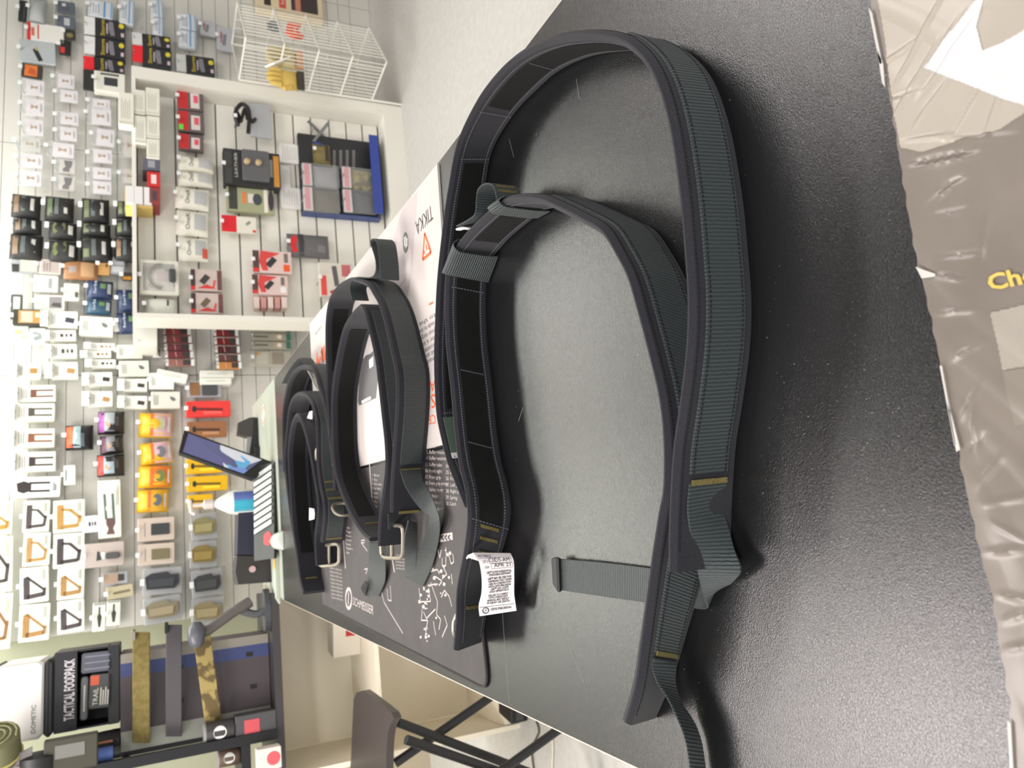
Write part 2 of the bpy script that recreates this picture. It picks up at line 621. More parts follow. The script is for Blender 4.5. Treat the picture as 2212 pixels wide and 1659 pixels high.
MB().slab([FRc + V((-.05, -.05, -.0285)), FRc + V((-.08, -.06, -.0285)), SEAM_R + V((-.08, .0, -.0285)), SEAM_R + V((-.05, .0, -.0285))], (0, 0, ZF + 0.0285)).build('far_leg_panel', M_WHT, ctr)
# scratches and dust on the top
dm = MB()
rr = random.Random(5)
for k in range(330):
    if k < 290:
        px, py = rr.uniform(1060, 1950), rr.uniform(200, 1600)
    else:
        px, py = rr.uniform(1640, 1960), rr.uniform(760, 1150)
    p = atz(px, py)
    if not (-0.3 < p.x < 0.42 and 0.3 < p.y < 1.1):
        continue
    r_ = rr.choice([0.0001, 0.00012, 0.00015, 0.0002, 0.0003])
    a = rr.uniform(0, 3)
    dx, dy = V((math.cos(a) * r_ * 1.5, math.sin(a) * r_ * 1.5, 0)), V((-math.sin(a) * r_, math.cos(a) * r_, 0))
    dm.slab([p + dx + V((0, 0, .0003)), p + dy + V((0, 0, .0003)), p - dx + V((0, 0, .0003)), p - dy + V((0, 0, .0003))], (0, 0, -0.0004))
for (x0, y0, x1, y1) in ((1085, 1320, 1100, 1520), (1230, 1395, 1262, 1475), (1245, 170, 1252, 215), (1100, 300, 1110, 340), (1130, 880, 1120, 910)):
    a, b = atz(x0, y0), atz(x1, y1)
    s_ = (b - a).cross(V((0, 0, 1))).normalized() * 0.00016
    dm.slab([p + V((0, 0, 0.0002)) for p in (a + s_, b + s_, b - s_, a - s_)], (0, 0, -0.0003))
o = dm.build('dust_and_scratches', mat('pale_dust', (140, 138, 134), 0.7), ctr)
o['kind'] = 'stuff'

# near end: second table with a wrinkled printed film taped on it
nt_ = thing('near_table', 'table at the near end of the counter, under the wrinkled printed film', 'table', (0, 0, 0))
dn = (NRc - NLc).normalized()
pn = V((dn.y, -dn.x, 0))
g0, g1 = NLc - dn * 0.06, NRc - dn * 0.16
MB().slab([g0 + pn * 0.0215 + V((0, 0, -0.006)), g1 + pn * 0.0215 + V((0, 0, -0.006)), g1 + pn * 0.6 + V((0, 0, -0.006)), g0 + pn * 0.6 + V((0, 0, -0.006))], (0, 0, -0.03)).build('table_top', M_WHT, nt_)
for q in (0.05, 0.95):
    c = g0 + (g1 - g0) * q + pn * 0.3
    MB().box(c.x - 0.02, c.y - 0.2, ZF, c.x + 0.02, c.y + 0.2, -0.036).build('leg', M_BLKM, nt_)

def wr(p):
    a, b = p.x, p.y
    h = 0.0007 * math.sin(70 * a + 40 * b + 2 * math.sin(30 * b)) * math.sin(45 * b - 20 * a)
    h += 0.0006 * max(0, math.sin(130 * a - 160 * b + 3 * math.sin(25 * a)))
    for (x, y, dx, dy, l, hh) in RIDGES:
        u = (a - x) * dx + (b - y) * dy
        w = -(a - x) * dy + (b - y) * dx
        if abs(u) < l:
            h += hh * math.exp(-(w / 0.0014) ** 2) * (1 - (u / l) ** 2)
    return h
RIDGES = []
rr = random.Random(9)
for (px, py, ang, l, hh) in ((1975, 190, 60, 60, 1.6), (2010, 150, 58, 70, 1.4), (1955, 205, 20, 30, -1.4), (2030, 340, 12, 50, -2.2), (2050, 350, 12, 50, 1.5), (2060, 395, 28, 20, -2), (2015, 230, 55, 40, 1.4),
                             (2060, 460, 10, 25, 1.3), (2080, 550, 5, 30, -1.5), (2050, 675, 6, 40, 1.5), (2100, 870, 60, 35, 1.6), (2112, 920, 95, 40, 1.5), (2170, 1190, 5, 30, 1.8), (2195, 1290, -8, 25, 2.0), (2110, 300, 2, 60, 1.2), (2180, 1080, 10, 40, 1.0), (1990, 90, 62, 60, 1.5), (2060, 120, 55, 60, 1.3), (1940, 120, 35, 40, 1.2), (2090, 240, 60, 50, -1.2), (2150, 250, 70, 40, 1.2), (2010, 300, 8, 40, 1.5), (2040, 420, 40, 24, 1.6), (2130, 520, 80, 40, -1.0), (2060, 600, -10, 20, 2.0), (2090, 760, 30, 30, 1.4), (2140, 1020, 50, 30, 1.6), (2110, 960, 40, 24, -1.5), (2190, 1150, -30, 26, 1.4), (2205, 1330, 20, 24, 1.8), (2190, 1400, 12, 30, 1.4)):
    a, b = atz(px, py), atz(px + math.cos(math.radians(ang)) * 20, py - math.sin(math.radians(ang)) * 20)
    d = (b - a).normalized()
    RIDGES.append((a.x, a.y, d.x, d.y, l / 3300.0 * 1.7, hh * 0.0008))

EDGE_PX = [(1800, -400), (1872, -60), (1886, 0), (1897, 60), (1916, 150), (1935, 260), (1948, 340), (1962, 430), (1976, 510), (1988, 575), (2001, 620), (2024, 725), (2045, 830), (2068, 930), (2082, 1010), (2103, 1105), (2128, 1215), (2145, 1270), (2164, 1390), (2183, 1500), (2188, 1560), (2194, 1700), (2200, 1790), (2235, 2150)]
EDGE = catmull([atz(x, y) for x, y in EDGE_PX], 420)
film = MB()
NV = 96
for i, e in enumerate(EDGE):
    for j in range(NV):
        p = e + pn * (0.19 * (j / (NV - 1)) ** 1.2 + (0.0007 * math.sin(i * .68) * math.sin(i * .13) if j == 0 else 0))
        film.v.append((p.x, p.y, 0.0022 + wr(p) * min(1, j / 8)))
for i in range(len(EDGE) - 1):
    for j in range(NV - 1):
        a = i * NV + j
        film.f.append((a, a + 1, a + NV + 1, a + NV))
M_FILM = mat('printed_film', (108, 100, 94), 0.30, spec=0.5, noise=(14, (120, 112, 105), 0.35, 0.7))
fl = thing('printed_vinyl_film', 'wrinkled taupe printed film with yellow lettering, torn along the counter edge', 'banner', (0, 0, 0))
fo = film.build('film', M_FILM, fl, smooth=True)
def film_patch(poly, name, material, eps=0.0005, step=0.0035):
    """fills a pixel polygon on the film with a fitted patch"""
    pts = [atz(x, y) for x, y in poly]
    xs, ys = [p.x for p in pts], [p.y for p in pts]
    def inside(x, y):
        c, k = False, len(pts)
        for i in range(k):
            a, b = pts[i], pts[i - 1]
            if (a.y > y) != (b.y > y) and x < (b.x - a.x) * (y - a.y) / (b.y - a.y) + a.x:
                c = not c
        return c
    mb_ = MB()
    idx = {}
    nx, ny = int((max(xs) - min(xs)) / step) + 2, int((max(ys) - min(ys)) / step) + 2
    def vid(i, j):
        if (i, j) not in idx:
            p = V((min(xs) + i * step, min(ys) + j * step, 0))
            idx[(i, j)] = len(mb_.v)
            mb_.v.append((p.x, p.y, 0.0022 + eps + wr(p)))
        return idx[(i, j)]
    for i in range(nx):
        for j in range(ny):
            if inside(min(xs) + (i + .5) * step, min(ys) + (j + .5) * step):
                mb_.f.append((vid(i, j), vid(i + 1, j), vid(i + 1, j + 1), vid(i, j + 1)))
    return mb_.build(name, material, fl, smooth=True)
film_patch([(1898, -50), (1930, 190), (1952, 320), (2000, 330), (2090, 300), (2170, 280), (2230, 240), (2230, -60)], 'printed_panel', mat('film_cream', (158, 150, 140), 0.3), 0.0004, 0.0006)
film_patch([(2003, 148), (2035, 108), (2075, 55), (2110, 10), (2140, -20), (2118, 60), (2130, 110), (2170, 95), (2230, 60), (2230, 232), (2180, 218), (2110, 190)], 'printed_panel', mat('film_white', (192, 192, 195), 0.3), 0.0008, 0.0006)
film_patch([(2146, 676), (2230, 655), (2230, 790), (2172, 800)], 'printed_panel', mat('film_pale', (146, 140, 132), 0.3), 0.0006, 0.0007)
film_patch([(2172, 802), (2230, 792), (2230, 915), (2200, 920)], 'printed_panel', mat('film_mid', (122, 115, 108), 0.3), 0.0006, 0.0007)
tx = MB()
o_, e_, u_ = atz(2146, 628), atz(2256, 606), atz(2138, 596)
text_mb(tx, '*Cho', lambda u, v: (lambda p: V((p.x, p.y, 0.0034 + wr(p))))(o_ + (e_ - o_) * u + (u_ - o_) * v))
tx.build('lettering', mat('yellow_print', (196, 168, 82), 0.4), fl)
for quad in ([(1988, 577), (2003, 583), (2030, 592), (2030, 598), (2001, 602)], [(2040, 790), (2044, 790), (2075, 960), (2072, 962)], [(2056, 870), (2066, 900), (2084, 970), (2076, 975)], [(2186, 1552), (2193, 1560), (2200, 1690), (2194, 1690)], [(1886, 20), (1893, 30), (1915, 140), (1910, 140)], [(1905, 110), (1917, 140), (1921, 190), (1915, 180)]):
    MB().slab([atz(x, y) + V((0, 0, 0.0042)) for x, y in quad], (0, 0, -0.0006)).build('torn_edge', mat('white_backing', (186, 182, 178), 0.5), fl)

# ================================================================== counter mats
wm = thing('white_counter_mat', 'white printed counter mat with orange and black lettering under the far belts', 'mat', (0, 0, 0))
WNR, WNL = atz(949, 355), V((-0.085, 1.07, 0))
WFR, WFL = atz(672, 700), V((-0.252, 2.12, 0))
ZM = 0.004
M_MATW = mat('mat_white', (200, 192, 189), 0.55)
MB().slab([p + V((0, 0, ZM)) for p in (WNL, WNR, WFR, WFL)], (0, 0, -ZM + 0.0003)).build('mat_sheet', M_MATW, wm)
def zslab(mb_, poly, z, th=0.0004):
    return mb_.slab([atz(x, y, z) for x, y in poly], (0, 0, -th))
ZP = ZM + 0.0003
zslab(MB(), [(902, 412), (888, 600), (880, 640), (872, 700), (840, 640), (840, 545), (870, 450)], ZP - 0.0001).build('printed_panel', mat('mat_blush', (189, 177, 179), 0.55), wm)
def stroke(mb_, pts, z, w, closed=False):
    P = [atz(x, y, z) for x, y in pts]
    k = len(P)
    for i in range(k if closed else k - 1):
        a, b = P[i], P[(i + 1) % k]
        s_ = (b - a).cross(V((0, 0, 1))).normalized() * w / 2
        mb_.slab([a + s_, b + s_, b - s_, a - s_], (0, 0, -0.0003))
    return mb_
tri = stroke(MB(), [(917, 504), (931, 545), (913, 561)], ZP, 0.006, True)
stroke(tri, [(920, 528), (922, 540)], ZP, 0.004)
stroke(tri, [(925, 536), (928, 534)], ZP, 0.006)
stroke(tri, [(915, 546), (917, 544)], ZP, 0.006)
tri.build('warning_triangle', M_ORG, wm)
ov = [(876 + 6 * math.cos(a), 524 + 23 * math.sin(a)) for a in [k * math.pi / 12 for k in range(24)]]
zslab(MB(), ov, ZP).build('round_badge', mat('badge_grey', (60, 62, 62), 0.5), wm)
tb = MB()
stroke(tb, [(873, 512), (874, 532)], ZP + .0003, 0.004)
stroke(tb, [(876, 510), (877, 536)], ZP + .0003, 0.004)
stroke(tb, [(879, 514), (879, 532)], ZP + .0003, 0.004)
tb.build('badge_lettering', M_PAPER, wm)
def ztext(mb_, s, o, e, u, z):
    o, e, u = atz(o[0], o[1], z), atz(e[0], e[1], z), atz(u[0], u[1], z)
    return text_aff(mb_, s, o, e - o, u - o)
t1 = MB()
ztext(t1, 'TIKKA', (933, 441), (897, 480), (936, 473), ZP)
t1.build('lettering', M_INK, wm)
t2 = MB()
ztext(t2, 'CE', (940, 895), (924, 898), (943, 915), ZP)
ztext(t2, 'SI', (940, 850), (925, 855), (942, 880), ZP)
ztext(t2, 'A', (939, 822), (928, 824), (940, 845), ZP)
ztext(t2, 'M', (697, 748), (684, 760), (700, 782), ZP)
zslab(t2, [(701, 745), (704, 775), (697, 785), (692, 760)], ZP)
zslab(t2, [(684, 762), (692, 785), (682, 785)], ZP)
zslab(t2, [(935, 651), (926, 656), (927, 660), (936, 655)], ZP)
t2.build('orange_lettering', M_ORG, wm)['kind'] = 'stuff'
t3 = MB()
rows = ((700, 'ready to use'), (716, 'your target'), (732, 'for a safe'), (748, 'accuracy in'), (762, 'hit and go'), (776, 'made to'), (684, 'to the'))
for y, s in rows:
    ztext(t3, s, (940, y - 8), (905, y + 14), (942, y + 2), ZP)
ztext(t3, 'QUALITY', (852, 520), (846, 575), (858, 522), ZP)
ztext(t3, 'tradition', (876, 601), (862, 618), (878, 605), ZP)
ztext(t3, 'precision optics', (694, 703), (680, 722), (696, 707), ZP)
t3.build('small_lettering', mat('mat_text_grey', (96, 96, 96), 0.6), wm)['kind'] = 'stuff'
gp = MB()
zslab(gp, [(778, 776), (785, 775), (790, 768), (800, 764), (812, 752), (812, 790), (818, 800), (812, 860), (776, 876), (773, 868)], ZP)
gp.build('printed_picture', mat('mat_gun_grey', (96, 94, 96), 0.55), wm)
gq = MB()
zslab(gq, [(781, 866), (800, 856), (801, 862), (782, 872)], ZP + .0003)
zslab(gq, [(797, 778), (806, 770), (806, 790), (798, 796)], ZP + .0003)
gq.build('printed_picture', M_PAPER, wm)

bm_ = thing('black_gun_mat', 'black cleaning mat with white exploded diagram and lettering under the belts', 'mat', (0, 0, 0))
BNL = V((-0.418, 0.957, 0))
BFL = V((-0.585, 2.06, 0))
BNR, BFR = V((-0.088, 1.046, 0)), V((-0.256, 2.115, 0))
rc = []
for k in range(6):
    q = k / 5
    a, b = BNL + (BFL - BNL).normalized() * 0.03, BNL + (BNR - BNL).normalized() * 0.03
    rc.append(a * (1 - q) ** 2 + BNL * 2 * q * (1 - q) + b * q * q)
M_MATB = mat('mat_black', (52, 48, 50), 0.62, noise=(25, (62, 57, 58), 0.35, 0.7), bump=(1500, 0.3, 0.0004))
MB().slab([p + V((0, 0, 0.0035)) for p in rc + [BNR, BFR, BFL]], (0, 0, -0.0032)).build('mat_sheet', M_MATB, bm_)
hem = MB()
pp = [BFL] + rc + [BNR]
hem.tube([p + V((0, 0, 0.0032)) for p in pp], 0.0022, 6)
hem.build('stitched_hem', mat('mat_hem', (58, 54, 54), 0.9, bump=(900, 1.0, 0.001)), bm_)
ZB = 0.0039
M_MP = mat('mat_print', (188, 178, 176), 0.6)
tm = MB()
ztext(tm, 'SCHMEISSER', (762, 1306), (806, 1328), (763, 1289), ZB)
tm.build('lettering', M_MP, bm_)
lg = MB()
ring = [(753 + 6.5 * math.cos(a), 1293 + 21 * math.sin(a)) for a in [k * math.pi / 10 for k in range(20)]]
stroke(lg, ring, ZB, 0.008, True)
stroke(lg, [(753, 1279), (752, 1306)], ZB, 0.006)
lg.build('round_logo', M_MP, bm_)
ls = MB()
L1 = ['Buffer', 'Buffer retainer', 'Buffer retainer spring', 'Buffer tube', 'Front sight', 'Front grip', 'Front grip screw', 'Safety lever', 'Cylinder', 'Grip screw', 'Left adapter']
for k, s in enumerate(L1):
    y = 966 + k * 13.5
    ztext(ls, '%d. %s' % (12 + k, s), (918 - 1.2 * k * 0, y), (918 + 2.6 * len(s) + 8, y + 1.5), (918, y - 7.5), ZB)
L2 = ['Safety', 'Bolt catch', 'Front pin', 'Left pin', 'Right pin', 'Spring', 'Catch']
for k, s in enumerate(L2):
    y = 1010 + k * 13.5
    ztext(ls, '%d. %s' % (24 + k, s), (963, y), (963 + 2.8 * len(s) + 8, y + 1.5), (963, y - 7.5), ZB)
for k in range(8):
    y = 1028 + k * 9.5
    ztext(ls, ['1. Barrel', '2. Nut', '3. Gas tube', '4. Gas block', '5. Upper', '6. Bolt', '7. Pin', '8. Cam'][k], (803, y), (803 + (16, 12, 22, 20, 14, 13, 12, 12)[k], y + 2), (803, y - 5.5), ZB)
for k in range(7):
    y = 1141 + k * 9
    ztext(ls, ['Lower', 'Trigger', 'Hammer', 'Selector', 'Stock', 'Magazine', 'Sear'][k], (747, y), (747 + (9, 12, 12, 13, 11, 15, 8)[k], y + 2), (747, y - 5), ZB)
for k in range(9):
    y = 1228 + k * 8
    ztext(ls, 'all parts of this arm', (712 + k * .5, y), (738 + k * .3, y + 6), (712 + k * .5, y - 4.5), ZB)
for k in range(5):
    y = 1201 + k * 7
    ztext(ls, 'service kit', (855, y), (874, y + 2), (855, y - 4.5), ZB)
ls.build('small_lettering', M_MP, bm_)['kind'] = 'stuff'
dg = MB()
stroke(dg, [(798, 1002), (803, 1075)], ZB, 0.005)
stroke(dg, [(737, 1107), (746, 1228)], ZB, 0.006)
stroke(dg, [(846, 1200), (852, 1236)], ZB, 0.005)
stroke(dg, [(913, 985), (915, 1048)], ZB, 0.004)
zslab(dg, [(945, 1155), (977, 1150), (978, 1166), (946, 1172)], ZB)
for s_ in ([(780, 1168), (787, 1166), (786, 1173), (780, 1172), (793, 1190)], [(787, 1230), (794, 1228), (790, 1240)], [(824, 1280), (830, 1302), (870, 1368)], [(843, 1265), (845, 1298), (838, 1296), (836, 1272)],
           [(905, 1270), (908, 1300), (930, 1299), (926, 1270)], [(924, 1265), (938, 1262), (946, 1262)], [(930, 1258), (945, 1300), (943, 1328), (952, 1338), (948, 1360)], [(915, 1322), (921, 1336), (940, 1316)],
           [(912, 1316), (910, 1340), (924, 1340), (918, 1376)], [(936, 1342), (941, 1372)], [(953, 1290), (960, 1275), (970, 1288), (976, 1310)], [(945, 1185), (950, 1205), (953, 1188)], [(963, 1182), (964, 1200), (968, 1200)],
           [(955, 1205), (955, 1222), (963, 1222), (963, 1203)], [(970, 1200), (974, 1218), (980, 1214), (978, 1196)], [(930, 1235), (944, 1230), (950, 1238)], [(958, 1226), (965, 1240), (955, 1250)], [(940, 1245), (955, 1255), (948, 1265)],
           [(975, 1240), (977, 1262)], [(960, 1330), (966, 1350), (955, 1376)]):
    stroke(dg, s_, ZB, 0.0022)
rr = random.Random(4)
for k in range(60):
    x = rr.uniform(905, 975)
    y = rr.uniform(1180, 1380) if x > 930 else rr.uniform(1265, 1385)
    if 930 < x and y > 1180 + (1000 - x) * 2.9:
        continue
    r_ = rr.uniform(1.2, 3.2)
    zslab(dg, [(x + r_ * math.cos(a), y + r_ * 1.4 * math.sin(a)) for a in (0, 1, 2.1, 3.1, 4.2, 5.2)], ZB)
dg.build('exploded_diagram', M_MP, bm_)['kind'] = 'stuff'
ar = MB()
for k in range(3):
    stroke(ar, [(958 + k * 7, 1156), (953 + k * 7, 1161), (959 + k * 7, 1167)], ZB + 0.0003, 0.003)
ar.build('arrow_mark', mat('mat_dark_ink', (66, 60, 62), 0.6), bm_)

# ================================================================== belts
BH = 0.060
def two(px_list, n, lean=None, z=BH, close=False):
    """rim pixels -> (bottom, top) edge curves; lean = list of (dx, dy) of the foot"""
    top = [atz(x, y, z) for x, y in px_list]
    bot = []
    for i, p in enumerate(top):
        dx, dy = lean[i] if lean else (0, 0)
        bot.append(V((p.x + dx, p.y + dy, 0.0002)))
    T = catmull(top, n)
    Bm = catmull(bot, n)
    return Bm, T

def bartack(Bm, T, i, v0, v1, side, th=0.005, w=0.0022):
    fr = frames(Bm, T)
    a, wv, nn, s = fr[i]
    td = (T[min(i + 1, len(T) - 1)] - T[max(i - 1, 0)]).normalized()
    p0, p1 = a + wv * v0 + nn * (th * side), a + wv * v1 + nn * (th * side)
    mb_ = MB()
    mb_.slab([p0 - td * w, p1 - td * w, p1 + td * w, p0 + td * w], nn * (0.0014 * side))
    return mb_

def wrap(Bm, T, i, half, clr, v_in=0.03, v_out=0.03, top=1.0):
    """strap that goes up the inside, over the rim and down the outside of a belt"""
    fr = frames(Bm, T)
    lo, hi = fr[max(i - half, 0)], fr[min(i + half, len(fr) - 1)]
    prof = [(v_in, clr), (0.3, clr * 1.15), (0.6, clr * 1.1), (0.9, clr), (top, clr * 0.8), (top + 0.09, 0), (top, -clr * 0.8), (0.9, -clr), (0.6, -clr * 1.1), (0.3, -clr * 1.15), (v_out, -clr)]
    E1 = catmull([lo[0] + lo[1] * v + lo[2] * d for v, d in prof], 30)
    E2 = catmull([hi[0] + hi[1] * v + hi[2] * d for v, d in prof], 30)
    return ribbon(E1, E2, 0.0016)

def make_belt(name, label, Bm, T, th, strips=(), webs=(), rows_in=(0.17, 0.83), rows_out=(0.90,), tacks=(), seams=(), far=False, extra_lab=None):
    t = thing(name, label, 'belt', (0, 0, 0), group=None)
    ribbon(Bm, T, th).build('belt_body', M_FAB, t, smooth=True)
    n = len(T)
    for (i0, i1, v0, v1) in strips:
        i0, i1 = min(i0, i1), max(i0, i1)
        if i1 - i0 > 2:
            ribbon(Bm, T, 0.0012, v0, v1, th / 2 + 0.0005, i0, i1).build('hook_and_loop_strip', M_VEL, t, smooth=True)
    for (i0, i1, v0, v1) in webs:
        ribbon(Bm, T, 0.0020, v0, v1, -th / 2 - 0.0008, i0, i1).build('webbing', M_WEBF if far else M_WEB, t, smooth=True)
    if not far:
        sm = MB()
        for v in rows_in:
            dashes(sm, Bm, T, v, th / 2 + 0.0001, 2, n - 2)
        for (i, v0, v1) in seams:
            crossdash(sm, Bm, T, i, v0, v1, th / 2 + 0.0013)
        o = sm.build('stitching', M_STI, t)
        o['kind'] = 'stuff'
        so = MB()
        for v in rows_out:
            dashes(so, Bm, T, v, -th / 2 - 0.0001, 2, n - 2)
        for (i0, i1, v0, v1) in webs:
            for v in (v0 + 0.06, v1 - 0.06):
                dashes(so, Bm, T, v, -th / 2 - 0.0019, i0, i1, h=0.0003)
        o = so.build('stitching', M_STD, t)
        o['kind'] = 'stuff'
    for (i, v0, v1, side) in tacks:
        bartack(Bm, T, i, v0, v1, side, th / 2 + (0.0016 if side < 0 else 0.0004)).build('bartack', M_TAC, t)
    return t

# ---- near outer belt
A_PX = [(1003, 1092), (986, 1049), (967, 1000), (953, 945), (944, 900), (940, 850), (938, 775), (940, 700), (945, 600), (958, 480), (970, 400), (988, 310), (1024, 230), (1062, 173), (1112, 123), (1180, 88), (1257, 75), (1320, 79), (1365, 100), (1410, 155), (1444, 257), (1468, 406), (1481, 550), (1487, 650), (1484, 750), (1470, 870), (1456, 970), (1449, 1080), (1446, 1160), (1446, 1236)]
la = [(0, 0.01)] * 9 + [(0.0, 0.012), (0.004, 0.02), (0.006, 0.025), (0.004, 0.015), (0, 0.005)] + [(0, 0)] * 16
AB, AT = two(A_PX, 220, la)
def ia(px, py):
    return near_i(AT, atz(px, py, BH))
A = make_belt('tactical_belt', 'large outer black padded belt standing in a loop nearest the camera', AB, AT, 0.009,
              strips=[(ia(944, 890), ia(980, 345), .22, .76), (ia(1030, 222), ia(1345, 90), .22, .76)],
              webs=[(ia(1330, 82), ia(1452, 1052), .17, .80)],
              seams=[(ia(980, 340), .1, .9), (ia(1024, 228), .1, .9), (ia(1120, 118), .22, .76), (ia(944, 897), .1, .9)],
              tacks=[(ia(1452, 1048), .20, .77, -1)])
# loose webbing tail of the outer belt: down, folded over, and back under the inner belt
iw = ia(1452, 1050)
fr = frames(AB, AT)[iw]
s1 = fr[0] + fr[1] * .80 - fr[2] * 0.0055
s2 = fr[0] + fr[1] * .17 - fr[2] * 0.0055
E1 = [s1, atz(1484, 1100, .050), atz(1490, 1150, .044), atz(1501, 1200, .036), atz(1510, 1250, .028), atz(1522, 1295, .016), atz(1528, 1313, .009), atz(1515, 1316, .004), atz(1480, 1311, .0030), atz(1400, 1302, .003), atz(1300, 1288, .004), atz(1213, 1275, .006)]
E2 = [s2, atz(1561, 1090, .010), atz(1574, 1140, .010), atz(1586, 1185, .011), atz(1602, 1228, .014), atz(1592, 1248, .012), atz(1572, 1262, .008), atz(1535, 1255, .004), atz(1490, 1240, .0030), atz(1400, 1226, .003), atz(1300, 1214, .004), atz(1211, 1207, .006)]
ribbon(catmull(E1, 90), catmull(E2, 90), 0.0016).build('webbing_tail', M_WEB, A, smooth=True)
k1 = [atz(1213, 1276, .006), atz(1206, 1279, .012), atz(1196, 1262, .010)]
k2 = [atz(1211, 1206, .006), atz(1203, 1203, .012), atz(1193, 1206, .010)]
ribbon(catmull(k1, 12), catmull(k2, 12), 0.0024).build('tail_tip', mat('tail_tip_black', (40, 40, 42), 0.6), A)
# cloth patch with green and white tag on the hidden end
pa = ia(945, 905)
fr = frames(AB, AT)
a0, a1 = fr[pa], fr[max(pa - 9, 0)]
q0 = [a0[0] + a0[1] * .9 + a0[2] * .0052, a1[0] + a1[1] * .9 + a1[2] * .0052]
q1 = [a0[0] + a0[1] * .3 + a0[2] * .0052, a1[0] + a1[1] * .3 + a1[2] * .0052]
ribbon(catmull(q1, 6), catmull(q0, 6), 0.0008).build('care_tag', mat('tag_green', (90, 108, 96), 0.6), A)
q2 = [q0[1], q0[1] + (a1[0] - a0[0]) * 0.16]
q3 = [q1[1], q1[1] + (a1[0] - a0[0]) * 0.5]
ribbon(catmull(q3, 5), catmull(q2, 5), 0.0008).build('tag_border', M_PAPER, A)

# ---- near inner belt
B_PX = [(981, 1404), (986, 1340), (988, 1272), (1002, 1192), (1010, 1120), (1005, 1060), (991, 1000), (982, 930), (974, 841), (964, 745), (961, 648), (968, 570), (1000, 513), (1058, 455), (1088, 434), (1125, 427), (1166, 430), (1207, 447), (1258, 473), (1300, 499), (1332, 550), (1357, 600), (1379, 675), (1403, 766), (1424, 856), (1434, 946), (1434, 1052), (1424, 1110), (1410, 1201), (1397, 1302), (1386, 1386), (1373, 1481), (1351, 1561)]
lb = [(-.012, .052), (-.006, .042), (0, .030), (0, .008)] + [(0, 0)] * 24 + [(0, 0.002), (0, 0.010), (0, .018), (-.008, .030), (-.022, .044)]
BB, BT = two(B_PX, 260, lb)
def ib(px, py):
    return near_i(BT, atz(px, py, BH))
B = make_belt('tactical_belt', 'inner black padded belt with white care label, nested in the large near belt', BB, BT, 0.009,
              strips=[(ib(968, 578), ib(1008, 1112), .22, .76), (ib(1005, 508), ib(1062, 452), .2, .78)],
              webs=[(ib(1166, 430), ib(1384, 1405), .16, .80)],
              seams=[(ib(966, 582), .1, .9), (ib(961, 620), .1, .9), (ib(970, 795), .22, .76), (ib(984, 950), .22, .76), (ib(1010, 1116), .05, .95)],
              tacks=[(ib(1010, 1128), .28, .72, 1), (ib(1008, 1152), .26, .70, 1), (ib(1004, 1178), .26, .68, 1), (ib(986, 1310), .42, .78, 1), (ib(1384, 1404), .20, .76, -1)])
iw = ib(1384, 1405)
fr = frames(BB, BT)[iw]
s1 = fr[0] + fr[1] * .80 - fr[2] * 0.0055
s2 = fr[0] + fr[1] * .16 - fr[2] * 0.0055
E1 = [s1, atz(1407, 1440, .046), atz(1418, 1472, .040), atz(1440, 1505, .033), atz(1460, 1545, .030), atz(1478, 1590, .030), atz(1488, 1640, .030), atz(1496, 1720, .030)]
E2 = [s2, atz(1461, 1440, .012), atz(1459, 1475, .012), atz(1470, 1515, .010), atz(1496, 1555, .004), atz(1512, 1592, .003), atz(1521, 1640, .003), atz(1530, 1720, .003)]
ribbon(catmull(E1, 60), catmull(E2, 60), 0.0018).build('webbing_tail', M_WEB, B, smooth=True)
# keeper straps around the inner belt
wrap(BB, BT, ib(970, 545), 5, 0.0095).build('keeper_strap', M_WEB, B, smooth=True)
wrap(BB, BT, ib(1075, 442), 3, 0.0062, v_out=0.5).build('keeper_strap', M_WEB, B, smooth=True)
e1 = catmull([atz(x, y, .060) for x, y in ((985, 488), (1008, 476), (1025, 462), (1028, 435), (1031, 411), (1043, 398), (1060, 398), (1069, 415), (1073, 440))], 40)
e2 = catmull([atz(x, y, .060) - V((0, 0, .034)) for x, y in ((985, 488), (1008, 476), (1025, 462), (1028, 435), (1031, 411), (1043, 398), (1060, 398), (1069, 415), (1073, 440))], 40)
ribbon(e2, e1, 0.0018).build('webbing_loop', M_WEB, B, smooth=True)
f8 = frames(e2, e1)
lk = MB()
for i in (33, 35):
    a, w, nn, s = f8[i]
    td = (e1[i + 1] - e1[i - 1]).normalized()
    for sd in (1, -1):
        lk.slab([a + w * .2 + nn * .001 * sd - td * .0015, a + w * .85 + nn * .001 * sd - td * .0015, a + w * .85 + nn * .001 * sd + td * .0015, a + w * .2 + nn * .001 * sd + td * .0015], nn * 0.0012 * sd)
lk.build('bartack', M_TAC, B)
g1 = [atz(984, 495, .058), atz(996, 492, .057), atz(1008, 494, .056)]
g2 = [p + V((0, 0, -0.008)) for p in g1]
ribbon(catmull(g2, 8), catmull(g1, 8), 0.003).build('strap_end', M_PAPER, B)

# D rings on the outside of the inner belt's left end
def ring3(c, ax, ay, rx, ry, r, n=24, e=0.75):
    pts = []
    for k in range(n):
        a = 2 * math.pi * k / n
        ca, sa = math.cos(a), math.sin(a)
        pts.append(V(c) + V(ax) * (rx * math.copysign(abs(ca) ** e, ca)) + V(ay) * (ry * math.copysign(abs(sa) ** e, sa)))
    return MB().tube(pts, r, 8, closed=True)
for (px, py) in ((997, 1105), (976, 1368)):
    i = ib(px + 8, py)
    a, w, nn, s = frames(BB, BT)[i]
    td = (BT[min(i + 2, 259)] - BT[max(i - 2, 0)]).normalized()
    ring3(a + w * .52 - nn * 0.010, td, (w.normalized() - nn * 0.25).normalized(), 0.020, 0.020, 0.0021).build('d_ring', mat('ring_nickel', (196, 192, 180), 0.35, 0.7), B, smooth=True)

